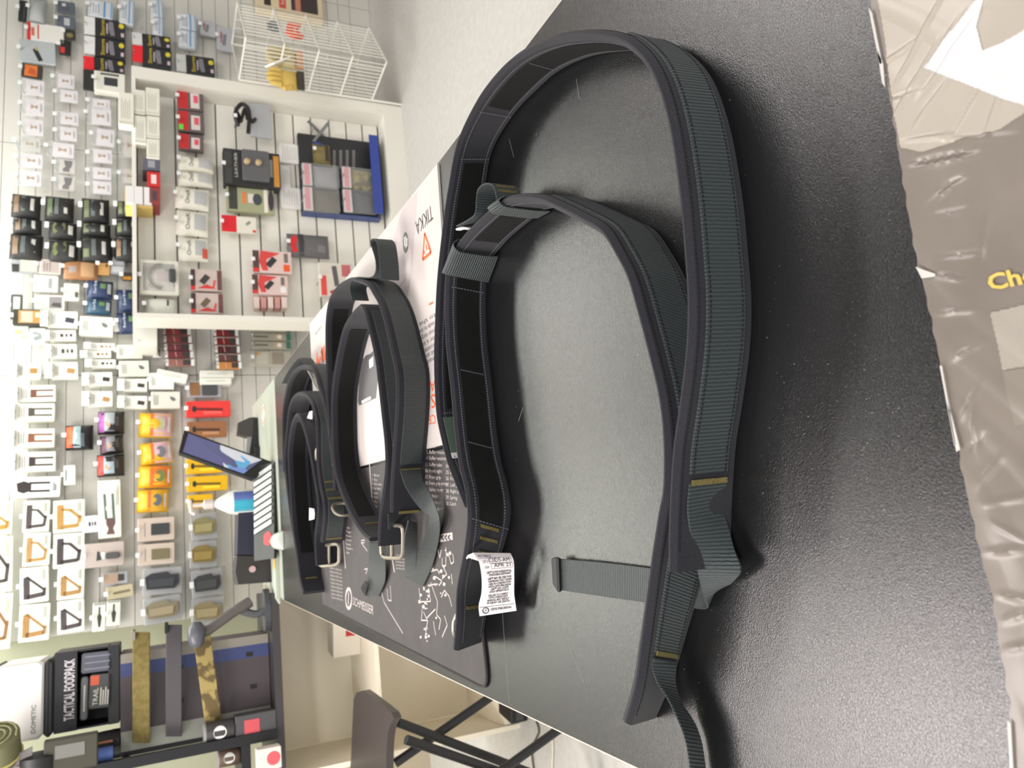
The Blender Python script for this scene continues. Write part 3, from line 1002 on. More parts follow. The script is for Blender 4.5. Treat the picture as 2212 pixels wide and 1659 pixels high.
# white care label with print
LE = catmull([atz(1022, 1194, .056), atz(1034, 1212, .053), atz(1040, 1245, .046), atz(1040, 1280, .040), atz(1034, 1308, .038), atz(1036, 1331, .034)], 40)
RE = catmull([atz(1103, 1195, .022), atz(1110, 1212, .022), atz(1111, 1245, .020), atz(1111, 1282, .018), atz(1114, 1306, .016), atz(1116, 1319, .014)], 40)
lab = ribbon(LE, RE, 0.0006)
lo = lab.build('care_label', mat('label_cloth', (190, 184, 187), 0.6), B, smooth=True)
lo['label'] = 'white cloth care label printed with black text'
ear = MB().slab([atz(1022, 1194, .056), atz(1034, 1212, .053), atz(1012, 1205, .056), atz(1002, 1213, .056), atz(1010, 1199, .058)], (0, 0, -0.0006))
ear.build('label_fold', MATS['label_cloth'], B)
def on_label(u, v):
    """u 0..1 left to right, v 0..1 top to bottom"""
    q = min(max(v, 0), 1) * 39
    i = min(int(q), 38)
    a = LE[i].lerp(LE[i + 1], q - i)
    b = RE[i].lerp(RE[i + 1], q - i)
    t = (LE[i + 1] - LE[i])
    n = (b - a).cross(t).normalized()
    if n.z < 0:
        n = -n
    return a + (b - a) * u + n * 0.0009
lt = MB()
for (s, u0, u1, v, h) in (('P/N: MRB101', .06, .42, .085, .030), ('LOT #:', .12, .28, .155, .034), ('C0D5-AM', .30, .90, .150, .055), ('DOM:', .14, .28, .235, .034), ('APR 21', .42, .90, .225, .055),
                          ('LRB™ IS FOR HORIZONTAL', .18, .92, .315, .034), ('POSITIONING RESTRAINT', .24, .90, .358, .034), ('LRB™ MAY BE USED FOR', .20, .92, .415, .034), ('RAPPELING ONLY WHEN', .22, .92, .460, .034),
                          ('USED IN CONJUNCTION', .22, .90, .505, .034), ('WITH CRYE PRECISION', .22, .90, .550, .034), ('LRB™ LEG LOOPS', .30, .84, .592, .034), ('(SOLD SEPARATELY)', .26, .84, .635, .034),
                          ('FAILURE TO COMPLY', .24, .84, .700, .034), ("WITH OPERATOR'S", .27, .82, .742, .034), ('MANUAL MAY RESULT', .24, .86, .785, .034), ('IN INJURY OR DEATH', .24, .86, .828, .034), ('CRYE PRECISION.', .34, .90, .935, .036)):
    sk = -0.035
    text_mb(lt, s if v < .3 else '*' + s, lambda a, b, u0=u0, u1=u1, v=v, h=h: on_label(u0 + (u1 - u0) * a, v - h * b - 0.0 + 0.0 * sk))
def lline(u0, v0, u1, v1, w=0.006):
    k = 8
    for i in range(k):
        a, b = i / k, (i + 1) / k
        p = [on_label(u0 + (u1 - u0) * a, v0 + (v1 - v0) * a), on_label(u0 + (u1 - u0) * b, v0 + (v1 - v0) * b)]
        q = [on_label(u0 + (u1 - u0) * b + (w * 1.5 if u0 == u1 else 0), v0 + (v1 - v0) * b + (0 if u0 == u1 else w)), on_label(u0 + (u1 - u0) * a + (w * 1.5 if u0 == u1 else 0), v0 + (v1 - v0) * a + (0 if u0 == u1 else w))]
        lt.add([tuple(x) for x in p + q], [(3, 2, 1, 0)])
lline(.03, .865, .98, .865)
for (u0, v0, u1, v1) in ((.30, .088, .94, .088), (.30, .163, .94, .163), (.30, .088, .30, .163), (.94, .088, .94, .163), (.34, .172, .96, .172), (.34, .243, .96, .243), (.34, .172, .34, .243), (.96, .172, .96, .243), (.04, .045, .46, .045), (.04, .098, .30, .098)):
    lline(u0, v0, u1, v1, 0.004)
for k in range(18):
    a, b = 2 * math.pi * k / 18, 2 * math.pi * (k + 1) / 18
    for r0, r1 in ((.055, .075), (.0, .0)):
        if r1:
            P = lambda r, t: tuple(on_label(.20 + r * 1.25 * math.cos(t), .925 + r * .66 * math.sin(t)))
            lt.add([P(r0, a), P(r1, a), P(r1, b), P(r0, b)], [(0, 1, 2, 3)])
text_mb(lt, 'P', lambda a, b: on_label(.175 + .055 * a, .945 - .036 * b))
lt.build('label_print', M_INK, lo)

# ---- far belts
def steel_buckle(parent, c, ax, ay, w, h, r):
    ring3(c, ax, ay, w / 2, h / 2, r, 32, 0.38).build('buckle_frame', M_STEEL, parent, smooth=True)
    c, ax, ay = V(c), V(ax), V(ay)
    MB().tube([c - ay * (h / 2) , c + ay * (h / 2)], r * 0.9, 8).build('buckle_bar', M_STEEL, parent, smooth=True)

C_PX = [(716, 1002), (710, 931), (704, 853), (704, 800), (703, 705), (709, 654), (719, 632), (732, 616), (755, 604), (775, 607), (794, 617), (808, 639), (817, 655), (827, 684), (836, 720), (847, 771), (854, 802), (856, 845), (854, 902), (849, 969), (847, 1000), (844, 1050), (843, 1107)]
CB, CT = two(C_PX, 130)
def ic(px, py):
    return near_i(CT, atz(px, py, BH))
Cb = make_belt('tactical_belt', 'middle black belt on the white mat with ribbed grey webbing, outer loop', CB, CT, 0.009,
               strips=[(ic(703, 800), ic(709, 655), .22, .78)], webs=[(ic(790, 614), ic(846, 1016), .18, .80)], far=True,
               tacks=[(ic(846, 1014), .2, .78, -1), (ic(843, 1104), .2, .78, -1)], seams=())
iw = ic(846, 1016)
fr = frames(CB, CT)[iw]
s1, s2 = fr[0] + fr[1] * .8 - fr[2] * .005, fr[0] + fr[1] * .18 - fr[2] * .005
E1 = [s1, atz(875, 1050, .050), atz(893, 1080, .040), atz(912, 1103, .028), atz(927, 1112, .020), atz(924, 1140, .016), atz(912, 1175, .010), atz(892, 1215, .008), atz(874, 1246, .0065)]
E2 = [s2, atz(915, 1040, .020), atz(932, 1070, .018), atz(944, 1100, .018), atz(950, 1120, .018), atz(950, 1150, .012), atz(944, 1185, .008), atz(933, 1225, .007), atz(914, 1266, .0065)]
ribbon(catmull(E1, 60), catmull(E2, 60), 0.0016).build('webbing_tail', M_WEBF, Cb, smooth=True)
e1 = catmull([atz(x, y, .060) for x, y in ((760, 648), (755, 625), (758, 607), (770, 599), (790, 600), (804, 597), (811, 585), (811, 565), (806, 545), (801, 530), (800, 520), (806, 516), (813, 524), (817, 545), (820, 575), (821, 604))], 60)
e2 = [p - V((0, 0, .034)) for p in e1]
ribbon(e2, e1, 0.0018).build('webbing_loop', M_WEBF, Cb, smooth=True)
e1 = catmull([atz(838, 1110, .05), atz(838, 1140, .045), atz(842, 1160, .035)], 16)
e2 = catmull([atz(877, 1105, .006), atz(878, 1135, .006), atz(878, 1156, .006)], 16)
ribbon(e1, e2, 0.0016).build('webbing', M_WEBF, Cb, smooth=True)
bx, by = (atz(876, 1170, .020) - atz(828, 1170, .030)), (atz(850, 1205, .022) - atz(850, 1135, .03))
steel_buckle(Cb, (atz(828, 1170, .030) + atz(876, 1170, .020)) / 2 + V((0, 0, .004)), bx.normalized(), by.normalized(), bx.length, by.length, 0.0038)
e1 = catmull([atz(882, 1124, .05), atz(874, 1160, .045), atz(873, 1200, .03), atz(876, 1245, .0065)], 30)
e2 = catmull([atz(900, 1128, .02), atz(902, 1160, .015), atz(900, 1200, .01), atz(898, 1246, .006)], 30)
ribbon(e1, e2, 0.0016).build('webbing_tail', M_WEBF, Cb, smooth=True)

D_PX = [(797, 1166), (780, 1151), (759, 1119), (738, 1072), (725, 1031), (718, 980), (716, 925), (716, 855), (724, 788), (740, 715), (758, 681), (772, 664), (780, 662), (788, 678), (796, 711), (804, 745), (811, 780), (817, 830), (825, 902), (831, 960), (832, 1010), (825, 1072), (819, 1113), (816, 1179)]
DB, DT = two(D_PX, 130)
def idd(px, py):
    return near_i(DT, atz(px, py, BH))
Db = make_belt('tactical_belt', 'middle black belt nested in the belt on the white mat, tail over the mats', DB, DT, 0.008,
               strips=[(idd(760, 1122), idd(745, 705), .22, .78)], webs=[(idd(788, 676), idd(831, 1000), .2, .8)], far=True,
               tacks=[(idd(772, 1140), .25, .75, 1)])
e1 = catmull([atz(797, 1172, .045), atz(797, 1210, .03), atz(795, 1245, .012), atz(786, 1282, .0065)], 24)
e2 = catmull([atz(832, 1172, .02), atz(833, 1215, .014), atz(832, 1255, .009), atz(818, 1288, .0065)], 24)
ribbon(e1, e2, 0.0016).build('webbing_tail', M_WEBF, Db, smooth=True)
e1 = catmull([atz(786, 1282, .0065), atz(780, 1270, .016), atz(788, 1255, .022)], 10)
e2 = catmull([atz(790, 1288, .0065), atz(792, 1275, .014), atz(794, 1260, .02)], 10)
ribbon(e1, e2, 0.0016).build('tail_tip', M_BLK, Db)
ring3(atz(741, 1100, .028), (0.3, 1, 0), (0, 0, 1), 0.03, 0.022, 0.003).build('d_ring', M_STEEL, Db, smooth=True)

E_PX = [(612, 1020), (610, 960), (610, 890), (618, 840), (628, 810), (640, 796), (655, 791), (670, 795), (680, 812), (688, 840), (697, 870), (707, 920), (713, 960), (718, 1000), (720, 1060)]
EB, ET = two(E_PX, 90)
Eb = make_belt('tactical_belt', 'farthest black belt, outer loop with white tag standing beyond the white mat', EB, ET, 0.009, strips=[(10, 40, .22, .78)], webs=[(48, 88, .2, .8)], far=True)
e1 = catmull([atz(x, y, .06) for x, y in ((608, 828), (616, 812), (626, 795), (636, 782), (644, 774), (650, 776), (656, 786))], 24)
ribbon([p - V((0, 0, .03)) for p in e1], e1, 0.002).build('webbing_loop', M_WEBF, Eb)
e1 = catmull([atz(664, 801, .056), atz(672, 815, .056), atz(678, 832, .054), atz(686, 844, .054)], 12)
e2 = catmull([atz(672, 801, .040), atz(680, 815, .042), atz(684, 830, .042), atz(687, 842, .048)], 12)
ribbon(e2, e1, 0.001).build('care_label', M_PAPER, Eb)

F_PX = [(640, 1200), (624, 1100), (614, 1010), (614, 971), (618, 926), (622, 888), (628, 866), (636, 854), (647, 850), (660, 856), (672, 873), (677, 890), (682, 913), (683, 956), (684, 1000), (690, 1050), (697, 1085), (698, 1120), (692, 1170)]
FB, FT = two(F_PX, 100)
def iff(px, py):
    return near_i(FT, atz(px, py, BH))
Fb = make_belt('tactical_belt', 'far black belt with three olive bartacks and steel buckle, middle of the far nest', FB, FT, 0.009, strips=[(8, 40, .22, .78)], webs=[(52, 99, .2, .82)], far=True,
               tacks=[(iff(690, 1043), .2, .8, -1), (iff(693, 1057), .2, .8, -1), (iff(697, 1071), .2, .8, -1), (iff(693, 1163), .2, .8, -1)])
bx, by = atz(733, 1195, .012) - atz(690, 1200, .04), atz(712, 1222, .02) - atz(712, 1178, .02)
steel_buckle(Fb, (atz(733, 1198, .016) + atz(690, 1200, .040)) / 2, bx.normalized(), by.normalized(), bx.length, by.length, 0.0045)
bx, by = atz(722, 985, .02) - atz(684, 985, .045), atz(702, 1010, .03) - atz(702, 968, .03)
steel_buckle(Fb, (atz(722, 988, .022) + atz(684, 988, .045)) / 2, bx.normalized(), by.normalized(), bx.length, by.length, 0.0045)
e1 = catmull([atz(668, 890, .056), atz(665, 898, .05), atz(662, 905, .04)], 6)
e2 = catmull([atz(675, 888, .05), atz(675, 897, .044), atz(675, 905, .036)], 6)
ribbon(e2, e1, 0.002).build('care_label', M_PAPER, Fb)

G_PX = [(654, 1282), (647, 1253), (640, 1200), (632, 1145), (625, 1054), (622, 1000), (622, 970), (625, 941), (631, 911), (640, 895), (650, 912), (663, 955), (672, 1000), (678, 1036), (685, 1078), (685, 1110), (679, 1163), (682, 1222)]
GB, GT = two(G_PX, 90)
def ig(px, py):
    return near_i(GT, atz(px, py, BH))
Gb = make_belt('tactical_belt', 'far black belt with pointed narrow loop, innermost of the far nest', GB, GT, 0.008, strips=[(10, 44, .22, .78)], far=True, tacks=[(ig(650, 1240), .25, .75, 1)])
e1 = catmull([atz(668, 1097, .058), atz(668, 1110, .056), atz(668, 1124, .055)], 6)
e2 = catmull([atz(679, 1099, .046), atz(680, 1110, .046), atz(679, 1121, .046)], 6)
ribbon(e2, e1, 0.002).build('care_label', M_PAPER, Gb)

# ================================================================== hanging goods
ORD = ['first', 'second', 'third', 'fourth', 'fifth', 'sixth', 'seventh', 'eighth', 'ninth', 'tenth', 'eleventh', 'twelfth', 'thirteenth', 'fourteenth']

def product(name, label, cat, px, off=OFF_WALL, stand=0.07, tilt=0.0, group=None):
    x0, y0, x1, y1 = px
    fo = off - stand
    c = [atn(x, y, fo) for x, y in ((x0, y0), (x1, y0), (x0, y1), (x1, y1))]
    s = [p.dot(WU) for p in c]
    sr, sl = (s[0] + s[1]) / 2, (s[2] + s[3]) / 2
    tt, tb = (c[0].z + c[2].z) / 2, (c[1].z + c[3].z) / 2
    o = WU * ((sr + sl) / 2) - WN * off + WV * ((tt + tb) / 2)
    mx = Matrix((WU, WV, WN)).transposed().to_4x4()
    mx.translation = o
    if tilt:
        mx = mx @ Matrix.Rotation(math.radians(tilt), 4, 'Z')
    t = thing(name, label, cat, mtx=mx, group=group)
    return t, abs(sr - sl), abs(tt - tb), stand

def stroke2(mb_, w, h, st, z0, z1):
    for (a, b, c, d, wd) in st:
        p, q = V((a * w - w / 2, b * h - h / 2, 0)), V((c * w - w / 2, d * h - h / 2, 0))
        dr = q - p
        if dr.length < 1e-6:
            continue
        n_ = V((-dr.y, dr.x, 0)).normalized() * (wd * min(w, h) / 2)
        mb_.prism([(p + n_)[:2], (p - n_)[:2], (q - n_)[:2], (q + n_)[:2]], z0, z1)
    return mb_

def prints(t, w, h, z, items, hf=None):
    """flat print, mouldings and windows on the front of a pack; z is the height of the front"""
    for k, it in enumerate(items):
        kd = it[0]
        dz = 0.0006 + 0.0003 * k
        if kd == 'r':
            _, u0, v0, u1, v1, rgb, nm = it
            if hf:
                mb_ = MB()
                n_ = 5
                for j in range(n_ + 1):
                    for i in range(n_ + 1):
                        u, v = u0 + (u1 - u0) * i / n_, v0 + (v1 - v0) * j / n_
                        mb_.v.append((u * w - w / 2, v * h - h / 2, hf(u, v) + dz + 0.0008))
                for j in range(n_):
                    for i in range(n_):
                        a = j * (n_ + 1) + i
                        mb_.f.append((a, a + 1, a + n_ + 2, a + n_ + 1))
                mb_.build(nm, col(rgb), t, smooth=True)
            else:
                MB().box(u0 * w - w / 2, v0 * h - h / 2, z - 0.001, u1 * w - w / 2, v1 * h - h / 2, z + dz).build(nm, col(rgb), t)
        elif kd == 's':
            _, st, rgb, nm = it
            zz = z if not hf else z
            stroke2(MB(), w, h, st, zz - 0.0005, zz + dz).build(nm, col(rgb), t)
        elif kd == 'e':
            _, cu, cv, ru, rv, rgb, nm = it
            zz = z if not hf else hf(cu, cv)
            MB().prism([((cu + ru * math.cos(a)) * w - w / 2, (cv + rv * math.sin(a)) * h - h / 2) for a in [i * math.pi / 8 for i in range(16)]], zz - 0.002, zz + dz).build(nm, col(rgb), t)
        elif kd == 'p':
            _, poly, rgb, nm = it
            MB().prism([(u * w - w / 2, v * h - h / 2) for u, v in poly], z - 0.0005, z + dz).build(nm, col(rgb), t)
        elif kd == 't':
            _, s_, u0, v0, du, dv, rgb, nm = it
            zz = z if not hf else max(hf(u0 + du / 2, v0), hf(u0 + du / 2, v0 + dv))
            text_aff(MB(), s_, (u0 * w - w / 2, v0 * h - h / 2, zz + dz + 0.0004), (du * w, 0, 0), (0, dv * h, 0)).build(nm, col(rgb), t)
        elif kd == 'B':
            _, u0, v0, u1, v1, d, rgb, nm = it
            MB().rbox(u0 * w - w / 2, v0 * h - h / 2, z - 0.001, u1 * w - w / 2, v1 * h - h / 2, z + d, 0.006).build(nm, col(rgb, 0.5), t)
        elif kd == 'b':
            _, u0, v0, u1, v1, d, mt, nm = it
            mt = mt if isinstance(mt, bpy.types.Material) else col(mt)
            MB().pillow(u0 * w - w / 2, v0 * h - h / 2, u1 * w - w / 2, v1 * h - h / 2, z, d, 6, 6).build(nm, mt, t, smooth=True)

def hook(t, w, h, z, y=None, tabw=0.020, tab=True):
    y = h / 2 - 0.004 if y is None else y
    hk = MB().tube([(0, y, -0.001), (0, y, z + 0.020), (0, y + 0.008, z + 0.028)], 0.0024, 6)
    hk.build('hook', M_HOOK, t)
    if tab:
        MB().rbox(-tabw / 2, y - 0.004, z + 0.028, tabw / 2, y + 0.014, z + 0.031, 0.004).build('price_tab', M_TAB, t)

GREY = (128, 128, 126)
TXTL = lambda u0, v0, u1, n=3, dv=0.05, w_=0.02: [(u0, v0 - i * dv, u1 - 0.08 * (i % 2), v0 - i * dv, w_) for i in range(n)]

def sty_bag(t, w, h, z, emb=(176, 148, 112), card=(236, 230, 234), shape='hour', film=M_CLEAR):
    MB().rbox(-w / 2, -h / 2, z - 0.012, w / 2, h / 2, z, 0.006).build('clear_bag', film, t)
    MB().box(-w * .44, -h * .44, z - 0.010, w * .44, h * .30, z - 0.004).build('insert_card', col(card, 0.5), t)
    if shape == 'hour':
        prints(t, w, h, z - 0.004, [('p', [(.40, .32), (.62, .32), (.54, .46), (.64, .60), (.38, .60), (.48, .46)], emb, 'emblem'), ('s', TXTL(.25, .20, .75, 2, .05, .02), GREY, 'small_print')])
    elif shape == 'bow':
        prints(t, w, h, z - 0.004, [('p', [(.12, .30), (.34, .30), (.45, .22), (.88, .16), (.88, .58), (.45, .50), (.34, .62), (.12, .62)], (98, 92, 92), 'black_part')])
    hook(t, w, h, z)

def sty_carton(t, w, h, z, art='tube', rgb=(74, 64, 62), d=0.045, base=(236, 236, 226), head=True, lines=True):
    MB().rbox(-w / 2, -h / 2, max(z - d, 0.004), w / 2, h / 2, z, 0.003).build('carton', col(base, 0.5), t)
    it = []
    A = {
        'tube': [('s', [(.5, .42, .42, .12, .30)], rgb, 'product_picture')],
        'block': [('s', [(.5, .46, .5, .14, .34)], rgb, 'product_picture')],
        'bipod': [('p', [(.26, .66), (.74, .66), (.74, .56), (.66, .50), (.34, .50), (.26, .56)], rgb, 'product_picture'), ('s', [(.32, .54, .32, .06, .09), (.68, .54, .68, .06, .09)], tuple(int(v * .85) + 10 for v in rgb), 'bipod_legs')],
        'bipod2': [('p', [(.3, .90), (.7, .93), (.8, .78), (.68, .62), (.32, .62), (.2, .78)], rgb, 'product_picture'), ('s', [(.30, .66, .30, .22, .10), (.70, .66, .70, .22, .10)], rgb, 'bipod_legs'), ('s', TXTL(.3, .14, .7, 2, .04, .05), GREY, 'small_print')],
        'bipod3': [('p', [(.22, .06), (.62, .06), (.55, .14), (.66, .20), (.64, .30), (.22, .30), (.2, .2), (.32, .14)], rgb, 'product_picture'), ('s', [(.28, .28, .28, .78, .10), (.60, .28, .60, .78, .10)], (88, 100, 98), 'bipod_legs')],
        'dots': [('s', [(.5, .60, .5, .48, .3), (.5, .40, .5, .32, .26), (.5, .24, .5, .14, .26)], rgb, 'product_picture')],
        'chip': [('p', [(.5, .32), (.72, .36), (.66, .22), (.52, .14), (.42, .22)], rgb, 'product_picture')],
        'window': [('r', .36, .14, .68, .62, rgb, 'window')],
        'gripD': [('s', [(.02, .86, .96, .86, .26), (.10, .86, .14, .14, .17), (.11, .14, .52, .07, .15), (.78, .82, .74, .42, .11), (.74, .46, .42, .07, .13)], rgb, 'grip_picture')],
        'gripA': [('s', [(.03, .85, .80, .85, .27), (.10, .85, .16, .10, .22), (.82, .86, .30, .08, .11), (.10, .10, .38, .07, .15)], rgb, 'grip_picture')],
        'plain': [],
    }[art]
    if art.startswith('grip'):
        sc_ = lambda a: 0.09 + a * 0.80
        A = [('s', [(sc_(a), sc_(b), sc_(c), sc_(e), g * .8) for a, b, c, e, g in A[0][1]], rgb, 'grip_picture')]
        it += A
        it.append(('s', [(.62 + .0 * i, .22 - .045 * i, .92, .22 - .045 * i, .018) for i in range(3)], (170, 172, 160), 'small_print'))
    else:
        it += A
        if lines and art not in ('bipod2', 'bipod3', 'window'):
            it.append(('s', TXTL(.2, .88, .8, 3, .055, .025), (140, 140, 134), 'small_print'))
    prints(t, w, h, z, it)
    if head:
        MB().box(-w * .46, h / 2 - 0.002, z - 0.002, w * .46, h / 2 + 0.030, z + 0.012).build('header', mat('header_white', (238, 242, 232), 0.4), t)
    hook(t, w, h, z, tab=not head)

def sty_pouch(t, w, h, z, tone=(128, 104, 84), lab=(222, 222, 218), seed=1, low=False):
    hf = lambda u, v: z - 0.045 + 0.002 + 0.045 * (max(0, math.sin(math.pi * u)) ** .45) * (max(0, math.sin(math.pi * v)) ** .45)
    MB().pillow(-w / 2, -h / 2, w / 2, h / 2, z - 0.045, 0.045, 10, 10, 0.10, seed).build('pouch', mat('black_nylon', (44, 44, 44), 0.6, bump=(120, .3, .002)), t, smooth=True)
    it = [('r', .16, .72, .86, .90, tone, 'colour_band'), ('r', .2, .50, .85, .64, (96, 104, 104), 'clear_window'), ('r', .25, .20, .75, .32, lab, 'price_label')]
    if low:
        it = [('e', .5, .74, .30, .10, (122, 132, 84), 'colour_band'), ('e', .6, .44, .22, .07, (88, 94, 64), 'clear_window'), ('r', .22, .12, .72, .28, lab, 'price_label')]
    prints(t, w, h, z, it, hf)
    hook(t, w, h, z, tabw=0.03)

def sty_yb(t, w, h, z, head=(236, 40, 52), tall=True):
    MB().rbox(-w / 2, -h / 2, z - 0.05, w / 2, h / 2, z, 0.003).build('carton', col((40, 40, 44), .35), t)
    prints(t, w, h, z, [('t', 'Storm', .06, .68, .86, .13, (228, 204, 40), 'yellow_script'), ('s', [(.2, .60, .75, .60, .06)], (190, 180, 196), 'small_print'),
                        ('p', [(.15, .34), (.85, .40), (.88, .54), (.5, .56), (.12, .48)], (130, 126, 136), 'product_picture'), ('e', .72, .12, .13, .09, (226, 206, 60), 'round_logo'), ('r', .14, .04, .34, .14, (214, 190, 206), 'flag_mark')])
    MB().box(-w * .46, h / 2, z - 0.004, w * .46, h / 2 + 0.05, z).build('header', col(head, .4), t)
    hook(t, w, h, z, h / 2 + 0.04, tab=False)

def sty_card(t, w, h, z, base, items, d=0.012, soft=None, tab=True, film=None):
    MB().rbox(-w / 2, -h / 2, max(z - d, 0.003), w / 2, h / 2, z, 0.004).build('backing_card', base if isinstance(base, bpy.types.Material) else col(base, .5), t)
    prints(t, w, h, z, items)
    hook(t, w, h, z, tab=tab)

def sty_puff(t, w, h, z, base, items, d=0.05, seed=3, tab=True):
    base = base if isinstance(base, bpy.types.Material) else col(base, .4)
    hf = lambda u, v: z - d + 0.002 + d * (max(0, math.sin(math.pi * u)) ** .45) * (max(0, math.sin(math.pi * v)) ** .45)
    MB().pillow(-w / 2, -h / 2, w / 2, h / 2, z - d, d, 8, 8, 0.06, seed).build('soft_pack', base, t, smooth=True)
    prints(t, w, h, z, items, hf)
    hook(t, w, h, z, tab=tab)

def run(name, desc, cat, group, rects, fn, where, **kw):
    """a family of similar packs, each a thing of its own"""
    rects = sorted(rects, key=lambda r: r[1])
    for i, r in enumerate(rects):
        lab = '%s, %s' % (desc, (where % ORD[i]) if '%s' in where else where)
        t, w, h, z = product(name, lab, cat, r[:4], group=group, stand=kw.get('stand', 0.07), tilt=random.uniform(-2, 2) * kw.get('tilt', 1), off=kw.get('off', OFF_WALL))
        fn(t, w, h, z, i, r)

# white bagged cards
run('bagged_card', 'white card in a clear bag', 'package', 'white bagged cards', [(45, 170, 98, 206), (45, 210, 98, 250), (45, 255, 96, 293), (35, 330, 95, 362), (35, 366, 92, 402)],
    lambda t, w, h, z, i, r: sty_bag(t, w, h, z), '%s down the leftmost column of the photo')
run('bagged_card', 'hazy clear bag with faint tan emblem', 'package', 'white bagged cards', [(33, 294, 90, 326)], lambda t, w, h, z, i, r: sty_bag(t, w, h, z, (186, 166, 130), (214, 212, 206)), 'leftmost column between the white bags')
run('bagged_card', 'small white bagged card with tan emblem', 'package', 'white bagged cards', [(115, 158, 163, 190), (120, 192, 170, 220), (120, 240, 172, 269), (120, 272, 168, 304), (101, 306, 163, 340)],
    lambda t, w, h, z, i, r: sty_bag(t, w, h, z), '%s down the second column from the left')
run('bagged_card', 'bagged card showing a dark bow-shaped part', 'package', 'white bagged cards', [(118, 342, 164, 374), (118, 378, 163, 412)], lambda t, w, h, z, i, r: sty_bag(t, w, h, z, shape='bow', card=(214, 208, 204)), '%s of the pair above the black pouches')
run('bagged_card', 'white bagged card with tan emblem', 'package', 'white bagged cards', [(190, 212, 240, 236), (186, 230, 243, 270), (198, 276, 250, 316), (190, 320, 245, 352), (190, 360, 243, 388), (190, 389, 243, 420)],
    lambda t, w, h, z, i, r: sty_bag(t, w, h, z), '%s down the third column from the left')
run('bagged_card', 'bagged card half hidden by the white display unit', 'package', 'white bagged cards', [(258, 288, 300, 340), (258, 364, 300, 396)], lambda t, w, h, z, i, r: sty_bag(t, w, h, z, card=(224, 218, 208)), '%s down, beside its top edge')

# black pouches
PB = [(22, 413, 86, 465), (25, 466, 88, 500), (18, 500, 90, 556)], [(95, 418, 158, 472), (103, 474, 164, 512), (103, 514, 167, 562)], [(175, 422, 235, 476), (173, 477, 238, 505), (172, 506, 242, 562)], [(250, 428, 300, 466), (248, 468, 300, 505), (246, 508, 300, 560)]
TN = [(128, 104, 84)], [(100, 110, 84)], [(104, 112, 80)], [(112, 120, 84)]
CN = ['leftmost column of the photo', 'second column from the left', 'third column from the left', 'fourth column']
for ci in range(4):
    run('black_pouch', 'bulky black nylon pouch pack with white label', 'pouch', 'bulky black pouch packs', PB[ci],
        lambda t, w, h, z, i, r: sty_pouch(t, w, h, z, TN[ci][0] if not (ci == 3 and i == 2) else (140, 112, 88), seed=ci * 3 + i, low=(ci == 1 and i > 0)), '%s in the ' + CN[ci], stand=0.10)

# yellow and black cartons
run('black_carton', 'black carton with yellow script and white header', 'package', 'black and yellow cartons', [(205, 42, 270, 82), (205, 84, 270, 124)], lambda t, w, h, z, i, r: sty_yb(t, w, h, z, (236, 236, 236)), '%s from the top of the photo')
run('black_carton', 'black carton with yellow script and red header', 'package', 'black and yellow cartons', [(203, 126, 268, 157), (308, 104, 370, 142)], lambda t, w, h, z, i, r: sty_yb(t, w, h, z), '%s counted from the photo top')
run('black_carton', 'black carton with yellow script and pale header', 'package', 'black and yellow cartons', [(307, 76, 368, 103)], lambda t, w, h, z, i, r: sty_yb(t, w, h, z, (222, 222, 222)), 'above one with red header')
run('black_carton', 'black carton with yellow script on top of the display unit', 'package', 'black and yellow cartons', [(402, 122, 463, 160)], lambda t, w, h, z, i, r: sty_yb(t, w, h, z, (206, 208, 206)), 'beside the wire stand')

def side_bipod(t, w, h, z):
    MB().rbox(-w / 2, -h / 2, z - .04, w / 2, h / 2, z, .003).build('carton', col((236, 236, 224), .5), t)
    prints(t, w, h, z, [('p', [(.06, .28), (.06, .66), (.16, .56), (.24, .66), (.34, .66), (.34, .26), (.24, .26), (.16, .36)], (106, 82, 76), 'product_picture'),
                        ('s', [(.32, .66, .76, .72, .10), (.32, .32, .76, .36, .10)], (92, 108, 104), 'bipod_legs'), ('s', [(.55, .12, .9, .12, .04), (.55, .2, .85, .2, .03)], (180, 182, 170), 'small_print')])
    hook(t, w, h, z, 0.0)
